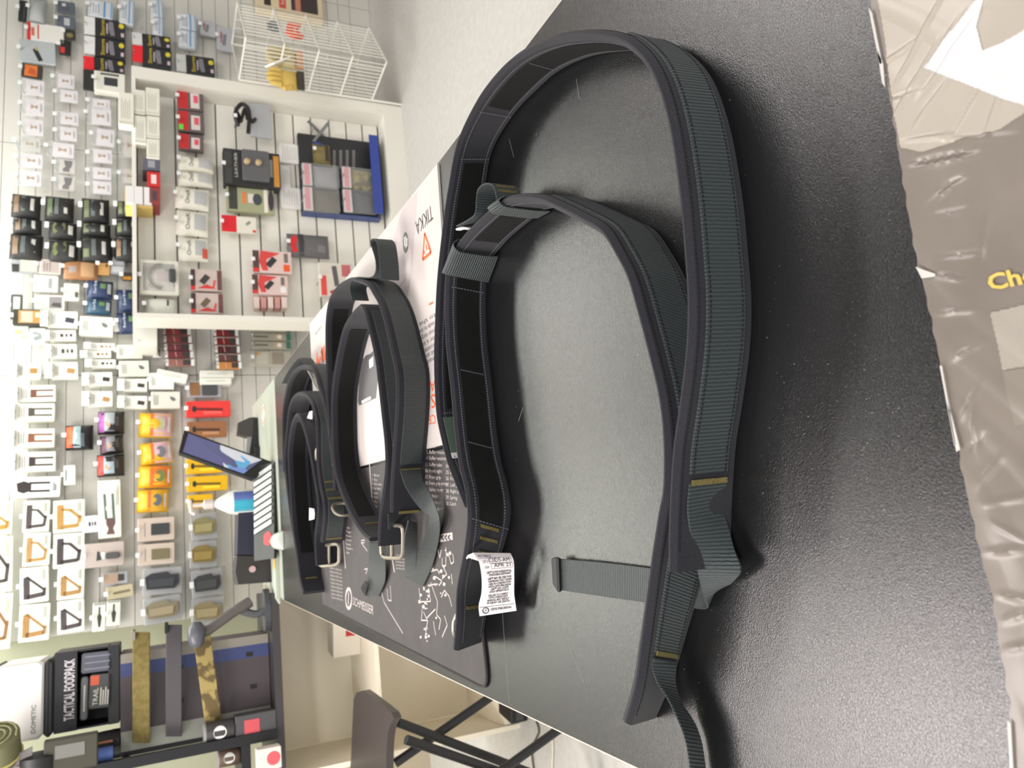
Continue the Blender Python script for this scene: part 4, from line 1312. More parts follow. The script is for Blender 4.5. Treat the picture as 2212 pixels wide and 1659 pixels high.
# white cartons with small drawings
run('white_carton', 'tall white carton picturing a bipod', 'package', 'bipod cartons', [(37, 832, 120, 868), (31, 871, 118, 909), (30, 926, 118, 966), (32, 976, 120, 1018)],
    lambda t, w, h, z, i, r: sty_carton(t, w, h, z, 'bipod', [(124, 78, 62), (84, 80, 72), (142, 86, 58), (62, 52, 50)][i], .05), '%s down the leftmost column')
run('white_carton', 'white carton with dark bipod hung upside down', 'package', 'bipod cartons', [(28, 1030, 130, 1074)], lambda t, w, h, z, i, r: sty_carton(t, w, h, z, 'bipod2', (54, 46, 46), .05, (240, 240, 240), head=False, lines=False), 'below the bipod cartons of the leftmost column')
run('white_carton', 'white carton standing sideways with bipod picture', 'package', 'bipod cartons', [(212, 1037, 261, 1162)], lambda t, w, h, z, i, r: side_bipod(t, w, h, z), 'third column from the left')
for nm_, art, rgb, rects, where in (
        ('white carton with tan block picture', 'block', (178, 134, 72), [(36, 784, 88, 818)], 'leftmost column above the bipod cartons'),
        ('white carton with tan tube picture', 'tube', (182, 142, 88), [(112, 782, 168, 818), (192, 845, 243, 878)], '%s of two by the middle of the wall'),
        ('white carton with small dark rail picture', 'dots', (74, 70, 64), [(107, 713, 164, 736), (110, 743, 166, 774)], '%s of two in the second column'),
        ('plain white carton with faint print', 'chip', (120, 124, 120), [(172, 684, 244, 725)], 'third column under the blue packs'),
        ('narrow white carton with three tan marks', 'dots', (150, 112, 60), [(196, 741, 248, 756), (188, 757, 240, 773)], '%s of two in the third column'),
        ('narrow white carton with three black marks', 'dots', (58, 56, 54), [(198, 776, 250, 794)], 'third column'),
        ('white carton with dark tube picture', 'tube', (62, 54, 52), [(192, 804, 243, 833), (268, 818, 318, 845), (268, 855, 318, 883)], '%s of three below the red fans'),
        ('pale carton with grey dot', 'chip', (104, 106, 106), [(252, 745, 308, 774), (257, 779, 322, 813)], '%s of two in the fourth column'),
        ('pale carton with grey dot', 'chip', (112, 116, 112), [(326, 846, 389, 882)], 'fifth column beside the red card'),
        ('flat white carton lying in the white stand', 'plain', (112, 116, 112), [(322, 806, 376, 840)], 'below the first red fan'),
        ('white carton with long bar picture', 'tube', (64, 68, 84), [(103, 672, 168, 708)], 'second column beside the navy packs')):
    run('white_carton', nm_, 'package', 'white cartons', rects, lambda t, w, h, z, i, r, art=art, rgb=rgb: sty_carton(t, w, h, z, art, rgb, .04, (238, 238, 230) if 'pale' not in nm_ else (222, 222, 212), head=art not in ('chip', 'plain')), where)
run('white_carton', 'small white carton between grips and sideways bipod', 'package', 'white cartons', [(178, 1114, 212, 1150)], lambda t, w, h, z, i, r: sty_carton(t, w, h, z, 'dots', (52, 56, 62), .03, (234, 236, 240), head=False, lines=False), 'third column')
run('white_carton', 'small white carton alone below the orange and teal pouch', 'package', 'white cartons', [(138, 1005, 163, 1047)], lambda t, w, h, z, i, r: sty_carton(t, w, h, z, 'plain', (52, 56, 62), .03, (236, 240, 234), head=False), 'second column from the left')
run('white_carton', 'narrow white carton picturing a dark light', 'package', 'white cartons', [(200, 1302, 228, 1364), (230, 1297, 260, 1352)], lambda t, w, h, z, i, r: (MB().rbox(-w / 2, -h / 2, z - .03, w / 2, h / 2, z, .003).build('carton', col((228, 230, 222), .5), t), prints(t, w, h, z, [('p', [(.15, .55), (.5, .65), (.62, .55), (.85, .55), (.85, .42), (.62, .42), (.5, .30), (.15, .40)], (60, 66, 52), 'product_picture'), ('r', .92, .06, .98, .94, (150, 152, 146), 'edge_print')]), hook(t, w, h, z)), '%s of two beside the panel end')

# grip cartons
for art, rgb, rects, dsc, where in (
        ('gripD', (84, 76, 76), [(50, 1081, 107, 1149)], 'white carton with black pistol grip picture', 'leftmost full column'),
        ('gripD', (186, 146, 92), [(50, 1151, 108, 1222)], 'white carton with tan pistol grip picture', 'leftmost full column'),
        ('gripA', (78, 70, 72), [(43, 1225, 105, 1302)], 'white carton with black triangular grip picture', 'leftmost full column'),
        ('gripA', (176, 134, 82), [(41, 1305, 107, 1385)], 'white carton with tan triangular grip picture', 'bottom of the leftmost full column'),
        ('gripD', (192, 148, 78), [(115, 1080, 183, 1150)], 'white carton with tan pistol grip picture', 'second column, topmost'),
        ('gripD', (76, 68, 70), [(115, 1152, 182, 1226)], 'white carton with black pistol grip picture', 'second column'),
        ('gripA', (180, 138, 84), [(124, 1226, 182, 1294)], 'white carton with tan triangular grip picture', 'second column'),
        ('gripA', (82, 72, 80), [(124, 1296, 182, 1367)], 'white carton with black triangular grip picture', 'bottom of the second column'),
        ('gripA', (190, 146, 72), [(-40, 1083, 27, 1154)], 'white carton with tan grip, cut by the left photo edge', 'topmost'),
        ('gripD', (78, 70, 70), [(-42, 1160, 27, 1280)], 'white carton with black grip, cut by the left photo edge', 'middle'),
        ('gripD', (150, 108, 66), [(-42, 1284, 25, 1404)], 'white carton with brown grip, cut by the left photo edge', 'lowest')):
    run('grip_carton', dsc, 'package', 'grip cartons', rects, lambda t, w, h, z, i, r, art=art, rgb=rgb: sty_carton(t, w, h, z, art, rgb, .03, (238, 240, 228), head=False), where)

# beige cartons with windows, bagged holsters
for rgb, r, dsc, shp in (((62, 62, 66), (297, 1118, 377, 1168), 'beige carton with black magazine in its window', 1), ((122, 114, 84), (298, 1174, 377, 1220), 'beige carton with olive magazine in its window', 1)):
    run('beige_carton', dsc, 'package', 'beige cartons', [r], lambda t, w, h, z, i, r, rgb=rgb: (sty_card(t, w, h, z, (206, 190, 178), [('B', .25, .14, .74, .64, .004, rgb, 'magazine'), ('r', .2, .80, .8, .82, (150, 140, 134), 'small_print')], .04)), 'fourth column near the sanitiser bottle')
def holster(t, w, h, z, rgb, base=(190, 178, 160)):
    MB().rbox(-w / 2, -h / 2, z - .03, w / 2, h / 2, z, .005).build('clear_bag', M_CLEARG, t)
    MB().box(-w * .46, -h * .46, z - .028, w * .46, h * .46, z - .018).build('backing_card', col(base, .6), t)
    mb_ = MB().prism([(x * w, y * h) for x, y in ((-.28, .40), (.18, .44), (.30, .30), (.34, -.12), (.22, -.2), (.24, -.40), (-.12, -.42), (-.3, -.30))], z - .018, z + .012)
    mb_.build('holster', col(rgb, .45), t)
    MB().prism([(x * w, y * h) for x, y in ((-.2, .34), (.08, .36), (.1, -.30), (-.2, -.26))], z + .012, z + .016).build('belt_plate', col(tuple(int(v * 1.15) + 6 for v in rgb), .45), t)
    hook(t, w, h, z, tabw=.03)
for rgb, r, dsc in (((52, 54, 60), (308, 1226, 394, 1284), 'black holster in a clear bag, fourth column of the wall'), ((140, 130, 106), (310, 1288, 392, 1345), 'olive grey holster in a clear bag, bottom of the fourth column'),
                    ((140, 132, 92), (412, 1108, 470, 1166), 'olive bagged holster behind the sanitiser bottle'), ((134, 116, 62), (410, 1168, 470, 1226), 'mustard bagged holster above the label printer'),
                    ((60, 62, 66), (414, 1230, 482, 1288), 'black bagged holster above the label printer'), ((142, 130, 98), (414, 1290, 484, 1350), 'olive bagged holster behind the barcode scanner')):
    t, w, h, z = product('bagged_holster', dsc, 'holster', r, stand=.08, tilt=random.uniform(-3, 3), group='bagged holsters')
    holster(t, w, h, z, rgb)
t, w, h, z = product('flashlight_blister', 'grey beige card with a black weapon light in a blister', 'flashlight', (182, 1172, 268, 1224), stand=.08)
sty_card(t, w, h, z, (196, 182, 176), [('B', .30, .12, .56, .48, .02, (84, 84, 84), 'light_body'), ('e', .46, .54, .16, .07, (226, 228, 224), 'lens'), ('p', [(.3, .56), (.62, .62), (.66, .68), (.26, .70)], (66, 68, 66), 'mount')], .03)
t, w, h, z = product('small_blister', 'small clear pack with brown card and black window', 'package', (220, 1236, 276, 1262), stand=.06)
sty_card(t, w, h, z, M_CLEARG, [('r', .1, .38, .9, .92, (176, 150, 130), 'insert_card'), ('r', .25, .14, .8, .38, (58, 58, 58), 'black_part')], .02)
t, w, h, z = product('small_blister', 'small olive card with a thin dark tool', 'package', (230, 1265, 288, 1292), stand=.06, tilt=4)
sty_card(t, w, h, z, (190, 180, 150), [('s', [(.45, .75, .5, .12, .2)], (124, 112, 84), 'tool')], .02)

# soft coloured packs
t, w, h, z = product('coloured_pouch', 'orange, red and teal puffed pouch pack alone in the second column', 'package', (140, 914, 200, 968), stand=.10)
sty_puff(t, w, h, z, (38, 40, 42), [('r', .08, .70, .9, .97, (222, 92, 52), 'orange_band'), ('r', .06, .44, .92, .70, (166, 190, 194), 'teal_panel'), ('p', [(.45, .50), (.8, .68), (.2, .72)], (246, 244, 236), 'white_mark'), ('r', .1, .30, .6, .44, (104, 118, 124), 'side_panel')], .06)
for r, c1, c2, dsc, sd in (((210, 884, 268, 934), (168, 92, 168), (176, 184, 188), 'purple and silver pouch pack with black back', 1), ((216, 936, 266, 977), (110, 70, 92), (142, 140, 146), 'dull purple and grey pouch pack', 2), ((208, 978, 268, 1026), (190, 66, 60), (170, 186, 196), 'red and silver pouch pack with black back', 5)):
    t, w, h, z = product('coloured_pouch', dsc + ', third column', 'package', r, stand=.10, tilt=random.uniform(-3, 3), group='coloured pouch packs')
    sty_puff(t, w, h, z, (46, 44, 46), [('r', .06, .74, .92, .96, c1, 'colour_band'), ('r', .10, .36, .9, .74, c2, 'silver_panel'), ('e', .4, .60, .16, .10, (214, 178, 150), 'picture'), ('r', .3, .2, .7, .34, (86, 84, 88), 'side_panel')], .06, sd)
for i, (r, c2, c3) in enumerate((((299, 888, 373, 942), (222, 178, 190), (176, 172, 140)), ((301, 952, 373, 1000), (226, 190, 202), (112, 114, 118)), ((298, 1003, 372, 1052), (240, 130, 50), (112, 124, 70)), ((295, 1055, 364, 1105), (238, 180, 60), (98, 106, 112)))):
    t, w, h, z = product('yellow_pack', 'yellow and %s packet, %s down the fourth column' % (('pink', 'pink', 'orange', 'orange')[i], ORD[i]), 'package', r, stand=.09, tilt=random.uniform(-4, 4), group='yellow packets')
    sty_puff(t, w, h, z, (232, 186, 46), [('r', .04, .04, .96, .58, c2, 'lower_panel'), ('r', .06, .56, .94, .66, (232, 110, 52), 'orange_stripe'), ('e', .5, .36, .26, .15, c3, 'picture'), ('r', .2, .08, .8, .14, (236, 232, 228), 'white_strip')], .05, i)
for i, (r, c1, dsc) in enumerate((((402, 866, 498, 900), (226, 56, 52), 'red carded tool with black shaft'), ((404, 910, 490, 944), (150, 98, 62), 'brown carded tool with pale label'), ((402, 990, 480, 1022), (238, 186, 14), 'yellow carded tool behind the monitor, upper'),
                                  ((404, 1028, 492, 1060), (238, 186, 14), 'yellow carded tool behind the monitor, lower'), ((405, 1068, 460, 1096), (238, 186, 14), 'yellow carded tool behind the sanitiser pump'))):
    t, w, h, z = product('carded_tool', dsc, 'tool', r, stand=.08, group='carded tools')
    sty_card(t, w, h, z, c1, [('s', [(.5, .80, .44, .18, .16)], tuple(int(v * .5) for v in c1), 'moulded_recess'), ('e', .5, .82, .2, .05, (44, 40, 40), 'tool_head'), ('r', .16, .2, .34, .62, tuple(min(255, v + 40) for v in c1), 'label')], .03)
t, w, h, z = product('bagged_tool', 'dark brown and black bagged item above the red carded tool', 'package', (404, 822, 478, 858), stand=.07)
sty_card(t, w, h, z, M_CLEARG, [('r', .1, .62, .9, .92, (140, 100, 62), 'brown_card'), ('B', .1, .12, .92, .58, .008, (70, 70, 74), 'black_part')], .02)

# middle of the wall: film bags, blue packs, kraft card
for r, dsc, items, base in (
        ((22, 552, 86, 590), 'clear bag with dark strip and printed slip, below the black pouches', [('r', .06, .70, .5, .94, (60, 60, 60), 'dark_strip'), ('r', .1, .1, .9, .66, (214, 208, 192), 'slip')], M_CLEARG),
        ((22, 590, 50, 635), 'blank white square tag card, leftmost column', [('s', TXTL(.2, .8, .8, 4, .12, .03), (196, 196, 196), 'small_print')], (236, 240, 242)),
        ((80, 560, 132, 592), 'slip of paper with brown print in a clear bag', [('r', .1, .1, .9, .8, (190, 176, 172), 'picture'), ('s', TXTL(.2, .7, .8, 3, .12, .04), (130, 112, 108), 'small_print')], (214, 208, 200)),
        ((212, 553, 238, 594), 'kraft cardboard tag with a dark hole', [('e', .5, .3, .1, .12, (110, 76, 44), 'hole')], (196, 150, 92)),
        ((240, 556, 270, 592), 'clear bag with grey bars beside the kraft tag', [('r', .1, .1, .45, .9, (196, 196, 200), 'insert_card'), ('r', .55, .1, .9, .9, (170, 170, 176), 'insert_card')], M_CLEARG),
        ((263, 588, 286, 606), 'small orange and black clip, third column', [('r', .1, .1, .5, .9, (206, 140, 50), 'orange_part')], (58, 52, 46)),
        ((72, 594, 126, 630), 'clear bag with a grey bar inside', [('r', .2, .26, .8, .40, (164, 168, 172), 'grey_bar')], (222, 226, 214)),
        ((75, 637, 140, 671), 'white card with dark photo print', [('r', .16, .1, .88, .52, (150, 146, 148), 'photo'), ('p', [(.2, .12), (.5, .14), (.5, .4), (.3, .46)], (88, 84, 84), 'photo_detail')], (224, 224, 216)),
        ((22, 636, 48, 690), 'dark clip strip with white tags', [('r', .1, .2, .9, .75, (232, 236, 232), 'white_tag')], (96, 96, 92)),
        ((138, 612, 172, 650), 'white card with small dark hook', [('B', .2, .12, .5, .3, .006, (92, 88, 80), 'hook_part')], (224, 224, 216)),
        ((25, 700, 62, 742), 'clear bag with yellow foam bits', [('e', .6, .6, .12, .24, (232, 218, 150), 'yellow_bit'), ('e', .34, .3, .1, .14, (232, 222, 170), 'yellow_bit')], (226, 230, 220)),
        ((64, 708, 98, 744), 'clear bag with grey metal tool', [('s', [(.3, .7, .5, .2, .3), (.7, .8, .6, .3, .15)], (150, 158, 162), 'tool')], (212, 218, 212)),
        ((245, 690, 283, 716), 'small white clip card below the navy pack', [('r', .2, .2, .8, .6, (150, 152, 150), 'clip')], (216, 216, 210)),
        ((330, 752, 348, 772), 'small white peg tag beside the first red fan', [('r', .1, .1, .9, .3, (90, 86, 78), 'clip')], (236, 236, 232))):
    t, w, h, z = product('hanging_pack', dsc, 'package', r, stand=.06, tilt=random.uniform(-2, 2))
    sty_card(t, w, h, z, base, items, .012)
t, w, h, z = product('tan_packet', 'brown and tan folded packet with stacked layers', 'package', (136, 560, 210, 600), stand=.08)
sty_puff(t, w, h, z, (176, 126, 84), [('r', .10, .54, .9, .94, (158, 112, 74), 'card'), ('r', .28, .62, .62, .84, (150, 140, 136), 'label'), ('r', .1, .1, .86, .48, (196, 156, 116), 'film_window')], .03)
t, w, h, z = product('kraft_box', 'black framed box with kraft front, leftmost column', 'package', (27, 668, 95, 702), stand=.08)
sty_card(t, w, h, z, (66, 62, 56), [('r', .12, .10, .92, .82, (190, 148, 78), 'kraft_front'), ('r', .18, .36, .86, .74, (206, 196, 178), 'label'), ('r', .5, .14, .8, .28, (232, 220, 196), 'sticker')], .05)
for i, (r, c) in enumerate((((187, 603, 243, 643), (44, 60, 96)), ((185, 644, 240, 677), (52, 84, 108)), ((252, 622, 302, 670), (44, 58, 92)), ((252, 672, 302, 718), (36, 50, 84)))):
    t, w, h, z = product('navy_pack', 'navy blue pack with white script%s' % (', upper of the open pair', ' and teal tint, lower of the open pair', ', upper one beside the display unit', ', lower one beside the display unit')[i], 'package', r, stand=.08, tilt=random.uniform(-4, 4), group='navy packs')
    sty_puff(t, w, h, z, c, [('t', 'Serbe', .2, .62, .7, .12, (214, 222, 230), 'white_script'), ('r', .5, .26, .78, .48, (112, 146, 98), 'green_panel'), ('r', .25, .06, .8, .20, (196, 202, 206), 'white_panel')], .03, i)

# top corner: carded tools
for r, dsc, items, base in (
        ((40, 0, 58, 46), 'black strip pack at the very top of the photo', [('r', .1, .2, .9, .4, (66, 70, 72), 'print')], (36, 40, 42)),
        ((62, -6, 100, 52), 'silver blister bag in the top left corner', [('b', .1, .1, .9, .9, .02, (176, 180, 178), 'blister')], (150, 154, 154)),
        ((58, 52, 138, 90), 'white packet with red stripes, black header', [('r', .0, .90, 1, 1, (214, 54, 48), 'red_edge'), ('r', .1, .68, .9, .72, (206, 84, 62), 'red_stripe'), ('r', .25, .80, .7, .88, (214, 110, 90), 'red_print')], (234, 232, 226)),
        ((42, 88, 120, 136), 'pale grey card with black folding knife', [('s', [(.1, .42, .62, .58, .16)], (48, 48, 48), 'knife'), ('r', .55, .5, .72, .56, (190, 170, 110), 'print')], (184, 190, 194)),
        ((46, 138, 92, 168), 'orange and black carded pack', [('r', .1, .25, .9, .85, (224, 122, 60), 'orange_panel'), ('p', [(.2, .3), (.6, .34), (.7, .6), (.3, .7)], (194, 92, 44), 'print')], (66, 60, 54)),
        ((122, 3, 162, 28), 'small dark slate card with pale print, upper', [('r', .2, .3, .6, .8, (86, 90, 98), 'window'), ('r', .55, .5, .8, .7, (196, 200, 202), 'print')], (92, 100, 112)),
        ((122, 34, 163, 60), 'small dark slate card with pale print, lower', [('r', .2, .3, .8, .6, (190, 194, 198), 'print')], (96, 104, 116)),
        ((138, 64, 163, 84), 'small olive carabiner on a black card', [('e', .4, .5, .25, .3, (132, 124, 84), 'carabiner')], (52, 50, 44)),
        ((128, 86, 152, 118), 'black and red clip pack', [('r', .1, .5, .5, .9, (206, 58, 48), 'red_part')], (34, 34, 34))):
    t, w, h, z = product('carded_pack', dsc, 'package', r, stand=.06, tilt=random.uniform(-3, 3))
    sty_card(t, w, h, z, base, items, .012)
t, w, h, z = product('framed_card', 'white framed card with black window and black header', 'package', (203, 156, 270, 198), stand=.10)
sty_card(t, w, h, z, (236, 234, 224), [('r', .08, .72, .92, .92, (222, 220, 210), 'title_panel'), ('r', .30, .24, .72, .68, (62, 62, 66), 'window'), ('r', .82, .2, .92, .8, (90, 90, 90), 'print')], .05)
MB().box(-w * .5, h / 2, z - .02, w * .5, h / 2 + .05, z - .004).build('header', col((46, 46, 46), .4), t)
for i, r in enumerate(((190, 2, 244, 36), (258, 0, 290, 50), (325, 0, 352, 36), (330, 38, 352, 74), (386, 30, 424, 64), (386, 66, 424, 100))):
    t, w, h, z = product('striped_pack', 'white and blue striped pack, %s from the top left among the striped packs' % ORD[i], 'package', r, stand=.08, tilt=random.uniform(-2, 2), group='blue striped packs')
    sty_card(t, w, h, z, (204, 208, 214), [('r', .0, .30, 1, .38, (92, 150, 200), 'blue_stripe'), ('r', .1, .55, .9, .85, (232, 236, 240), 'label'), ('s', TXTL(.15, .78, .8, 3, .1, .04), (98, 120, 140), 'small_print'), ('r', .0, .04, 1, .10, (120, 170, 210), 'blue_stripe')], .04)
for i, r in enumerate(((432, 44, 466, 76), (468, 60, 505, 108))):
    t, w, h, z = product('grey_pack', 'flat grey pack with dark part, %s beside the wire stand' % ('upper' if i == 0 else 'lower'), 'package', r, stand=.06, group='grey packs')
    sty_card(t, w, h, z, (186, 188, 194), [('s', [(.2, .6, .7, .5, .2)], (130, 130, 136), 'part'), ('s', [(.3, .75, .8, .72, .1)], (170, 110, 120), 'print')], .02)

# ================================================================== white slatwall display unit
OS = OFF_FRONT + 0.13
du = thing('slatwall_display', 'white slatwall display unit standing in front of the wall', 'shelving', (0, 0, 0))
sR = s_of(868, 231, OFF_FRONT)
sL = s_of(480, 690, OFF_FRONT)
zTop = atn(285, 420, OFF_FRONT).z
def block(s0, s1, t0, t1, o0, o1):
    """box: s along the wall, t height, o0 nearer than o1"""
    p = [wallpt(s0, t0, o0), wallpt(s1, t0, o0), wallpt(s1, t1, o0), wallpt(s0, t1, o0)]
    return MB().slab(p, -WN * (o1 - o0))
block(sR - 0.065, sR, ZF, zTop, OFF_FRONT, OS + 0.03).build('side_panel', M_WHT, du)
block(sL, sL + 0.022, ZF, zTop, OFF_FRONT, OS + 0.03).build('side_panel', M_WHT, du)
zB = atn(830, 260, OFF_FRONT).z
block(sL + 0.0225, sR - 0.0655, ZF, zB, OFF_FRONT + 0.002, OS - 0.001).build('plinth', M_WHT, du)
block(sL + 0.0225, sR - 0.0655, zTop - 0.018, zTop, OFF_FRONT + 0.002, OS + 0.03).build('top_board', M_WHT, du)
block(sL + 0.0225, sR - 0.0655, ZF, zTop - 0.019, OS + 0.013, OS + 0.030).build('back_board', M_GROOVE, du)
gz = [zTop - 0.0205] + [atn(x, 600, OS).z for x in (335, 384, 430, 476, 521, 567, 609, 651, 691, 732, 770, 806)]
gz.append(ZF + 0.05)
for i in range(len(gz) - 1):
    if gz[i] - 0.005 > gz[i + 1]:
        block(sL + 0.0235, sR - 0.0665, max(gz[i + 1], zB + 0.004) + 0.004, gz[i] - 0.004, OS, OS + 0.0125).build('slat', M_WHT, du)

wb = thing('white_board', 'cream white board fixed beside the top of the display unit', 'board', (0, 0, 0))
_p = atn(288, 747, OFF_FRONT + .22).dot(WU), atn(288, 690, OFF_FRONT + .22).dot(WU)
block(_p[0], _p[1] + .05, atn(339, 715, OFF_FRONT + .22).z, atn(287, 715, OFF_FRONT + .22).z, OFF_FRONT + .22, OFF_WALL - .001).build('board', M_WHT, wb)
MB().box(-.003, -.003, -.003, .003, .003, .003).build('screw_cap', M_HOOK, wb).location = atn(300, 735, OFF_FRONT + .219)

def dprod(name, label, cat, px, stand=.06, tilt=0, group=None, off=None):
    return product(name, label, cat, px, OS if off is None else off, stand, tilt, group)

# small white cartons on top of the unit and in the clear tray
for i, r in enumerate(((256, 200, 289, 270), (289, 194, 314, 246), (315, 190, 345, 248), (290, 250, 316, 310), (317, 251, 345, 298), (317, 300, 345, 342))):
    t, w, h, z = dprod('small_carton', 'small white carton with grey print, %s of six stacked at the display top' % ORD[i], 'package', r, .14 if i else .155, group='small white cartons')
    MB().rbox(-w / 2, -h / 2, z - .05, w / 2, h / 2, z, .003).build('carton', col((236, 234, 222), .5), t)
    MB().box(-.004, h * .1, .001, .004, h * .1 + .006, z - .0505).build('hook', M_HOOK, t)
    prints(t, w, h, z, [('s', TXTL(.2, .8, .8, 5, .13, .03), (170, 168, 160), 'small_print'), ('r', .04, .04, .1, .96, (214, 210, 196), 'edge_fold')])
for r, c, c2, dsc in (((308, 342, 346, 367), (98, 98, 112), (160, 160, 170), 'dark grey printed carton under the small white cartons'), ((318, 371, 346, 403), (206, 48, 44), (240, 220, 220), 'small bright red carton at the display top edge'), ((322, 405, 346, 440), (150, 60, 60), (72, 66, 72), 'narrow red and black carton beside the yellow tray')):
    t, w, h, z = dprod('small_carton', dsc, 'package', r, .13)
    MB().rbox(-w / 2, -h / 2, .002, w / 2, h / 2, z, .003).build('carton', col(c, .5), t)
    prints(t, w, h, z, [('r', .2, .3, .8, .7, c2, 'print')])
t, w, h, z = dprod('card_tray', 'yellow edged tray holding three white cards', 'tray', (270, 402, 330, 444), .13)
MB().box(-w / 2, -h / 2, .002, w / 2, h / 2, z - .02).build('tray', col((226, 196, 110), .4), t)
for k in range(3):
    MB().box(-w * .40, h * (-.46 + .325 * k), z - .02, w * .48, h * (-.18 + .325 * k), z).build('white_card', col((238, 234, 236), .5), t)

# goods on the slats
for i, r in enumerate(((383, 192, 439, 238), (384, 240, 441, 284), (386, 290, 440, 324))):
    t, w, h, z = dprod('red_pack', 'red and black carded pack, %s from the top of the display' % ORD[i], 'package', r, .07, random.uniform(-2, 2), 'red packs at the display top')
    sty_card(t, w, h, z, (104, 92, 92), [('r', .04, .60, .96, .98, (196, 44, 48), 'red_header'), ('r', .1, .16, .8, .50, (222, 214, 210), 'window'), ('r', .35, .2, .7, .38, (226, 92, 108), 'pink_part')] + ([('r', .05, .8, .3, .96, (96, 222, 70), 'green_sticker')] if i == 1 else []), .03)
for i, r in enumerate(((386, 335, 462, 366), (386, 367, 460, 398), (379, 402, 452, 448), (381, 452, 450, 505), (385, 510, 450, 560))):
    t, w, h, z = dprod('bagged_cable', 'white bagged item with grey print, %s down the display row' % ORD[i], 'package', r, .08, random.uniform(-3, 3), 'white bagged items on the display')
    sty_puff(t, w, h, z, (236, 234, 220), [('t', 'OneK', .15, .58, .7, .14, (84, 84, 84), 'black_lettering'), ('r', .2, .08, .85, .44, (190, 192, 192), 'grey_panel')] + ([('r', .1, .02, .5, .2, (214, 90, 70), 'red_corner')] if i == 4 else []), .03, i)
t, w, h, z = dprod('headset_blister', 'white blister pack holding a black headset', 'headset', (302, 562, 386, 636), .08)
sty_card(t, w, h, z, (230, 228, 216), [('b', .1, .1, .9, .92, .03, M_CLEAR, 'blister'), ('r', .38, .2, .66, .56, (212, 200, 198), 'label')], .02)
MB().tube([(w * .34 * math.cos(a), h * (-.05 + .32 * math.sin(a)), z + .012) for a in [math.pi * k / 10 for k in range(11)]], .006, 6).build('headband', col((150, 146, 130)), t)
MB().rbox(-w * .14, -h * .42, z, w * .22, -h * .24, z + .02).build('ear_cup', col((70, 72, 74)), t)
t, w, h, z = dprod('white_blister', 'white shiny bag with a dark slot, lowest on the display', 'package', (312, 638, 384, 682), .08)
sty_puff(t, w, h, z, (234, 236, 226), [('s', [(.5, .30, .8, .30, .08)], (60, 60, 58), 'slot')], .05)
for i, r in enumerate(((412, 582, 480, 628), (413, 633, 483, 677))):
    t, w, h, z = dprod('red_blister', 'red and black blister with dark tool, %s of the small pair' % ('upper', 'lower')[i], 'package', r, .07, 0, 'small red blisters')
    sty_card(t, w, h, z, (206, 188, 182), [('r', .02, .86, .98, 1, (72, 54, 54), 'dark_header'), ('r', .02, .86, .2, 1, (220, 50, 50), 'red_mark'), ('p', [(.1, .2), (.3, .5), (.1, .8)], (214, 66, 60), 'red_print'), ('s', [(.35, .66, .7, .46, .26)], (64, 60, 60) if not i else (110, 98, 76), 'tool'), ('r', .04, .02, .96, .16, (110, 72, 70), 'dark_footer'), ('s', [(.1, .3, .5, .24, .08)], (224, 80, 70), 'red_print')], .03)
for i, r in enumerate(((546, 542, 630, 590), (545, 594, 622, 636))):
    t, w, h, z = dprod('red_blister', 'large red and white blister with black tool, %s' % ('upper, orange corner', 'lower, white price label')[i], 'package', r, .08, 0, 'large red blisters')
    sty_card(t, w, h, z, (222, 198, 192), [('r', .02, .84, .98, 1, (88, 66, 64), 'dark_header'), ('r', .04, .85, .2, .99, (224, 52, 48), 'red_mark'), ('p', [(.9, .3), (.98, .8), (.5, .84), (.1, .76), (.1, .62), (.6, .66)], (214, 72, 70), 'red_print'), ('s', [(.3, .62, .66, .44, .24)], (52, 50, 52), 'tool'), ('r', .1, .06, .4, .22, (232, 92, 40) if i == 0 else (240, 236, 234), 'label'), ('r', .5, .1, .9, .2, (120, 112, 104), 'print')], .03)
t, w, h, z = dprod('stacked_cards', 'pile of red edged cards under the large red blisters', 'package', (547, 640, 620, 664), .07)
for k in range(5):
    MB().box(-w / 2, h * (-.5 + .2 * k) + .001, .003, w / 2, h * (-.34 + .2 * k), z - .004 * k).build('card', col((206, 150, 144) if k % 2 else (226, 206, 198)), t)
t, w, h, z = dprod('black_tool_bag', 'black tangled tool in a smoky bag near the display top', 'tool', (508, 222, 586, 300), .09)
MB().rbox(-w * .42, -h * .5, z - .02, w * .5, h * .1, z, .006).build('clear_bag', M_CLEARG, t)
tg = MB()
rr = random.Random(3)
pts = [(rr.uniform(-.1, .4) * w * .9, (.46 - .06 * k) * h + rr.uniform(-.04, .04) * h, z + rr.uniform(-.01, .012)) for k in range(9)]
tg.tube(catmull(pts, 40), .009, 6)
tg.build('cable', M_BLK, t, smooth=True)
tg = MB().tube(catmull([(-.2 * w, .42 * h, z), (.1 * w, .5 * h, z + .01), (.42 * w, .3 * h, z), (.2 * w, .12 * h, z + .01), (-.36 * w, .16 * h, z)], 30), .011, 6)
tg.build('strap', M_BLK, t, smooth=True)
hook(t, w, h, z)
t, w, h, z = dprod('black_case', 'black carded tool case with two brass parts and orange base', 'case', (483, 326, 605, 402), .10)
sty_card(t, w, h, z, (44, 44, 46), [('r', .02, .86, .92, .98, (66, 66, 66), 'header_print'), ('t', 'LEATHER', .2, .76, .7, .05, (206, 204, 198), 'white_lettering'), ('B', .12, .2, .98, .68, .02, (96, 96, 100), 'clear_window'), ('r', .04, .02, .92, .12, (204, 142, 62), 'orange_base'), ('r', .3, .14, .8, .2, (150, 148, 144), 'print')], .06)
for k in range(2):
    MB().lathe([(.012, 0), (.016, .004), (.016, .018), (.008, .024)], 10, (w * (.1 + .0 * k), h * (.1 - .2 * k), z + .02)).build('brass_part', col((188, 164, 126), .4), t, smooth=True)
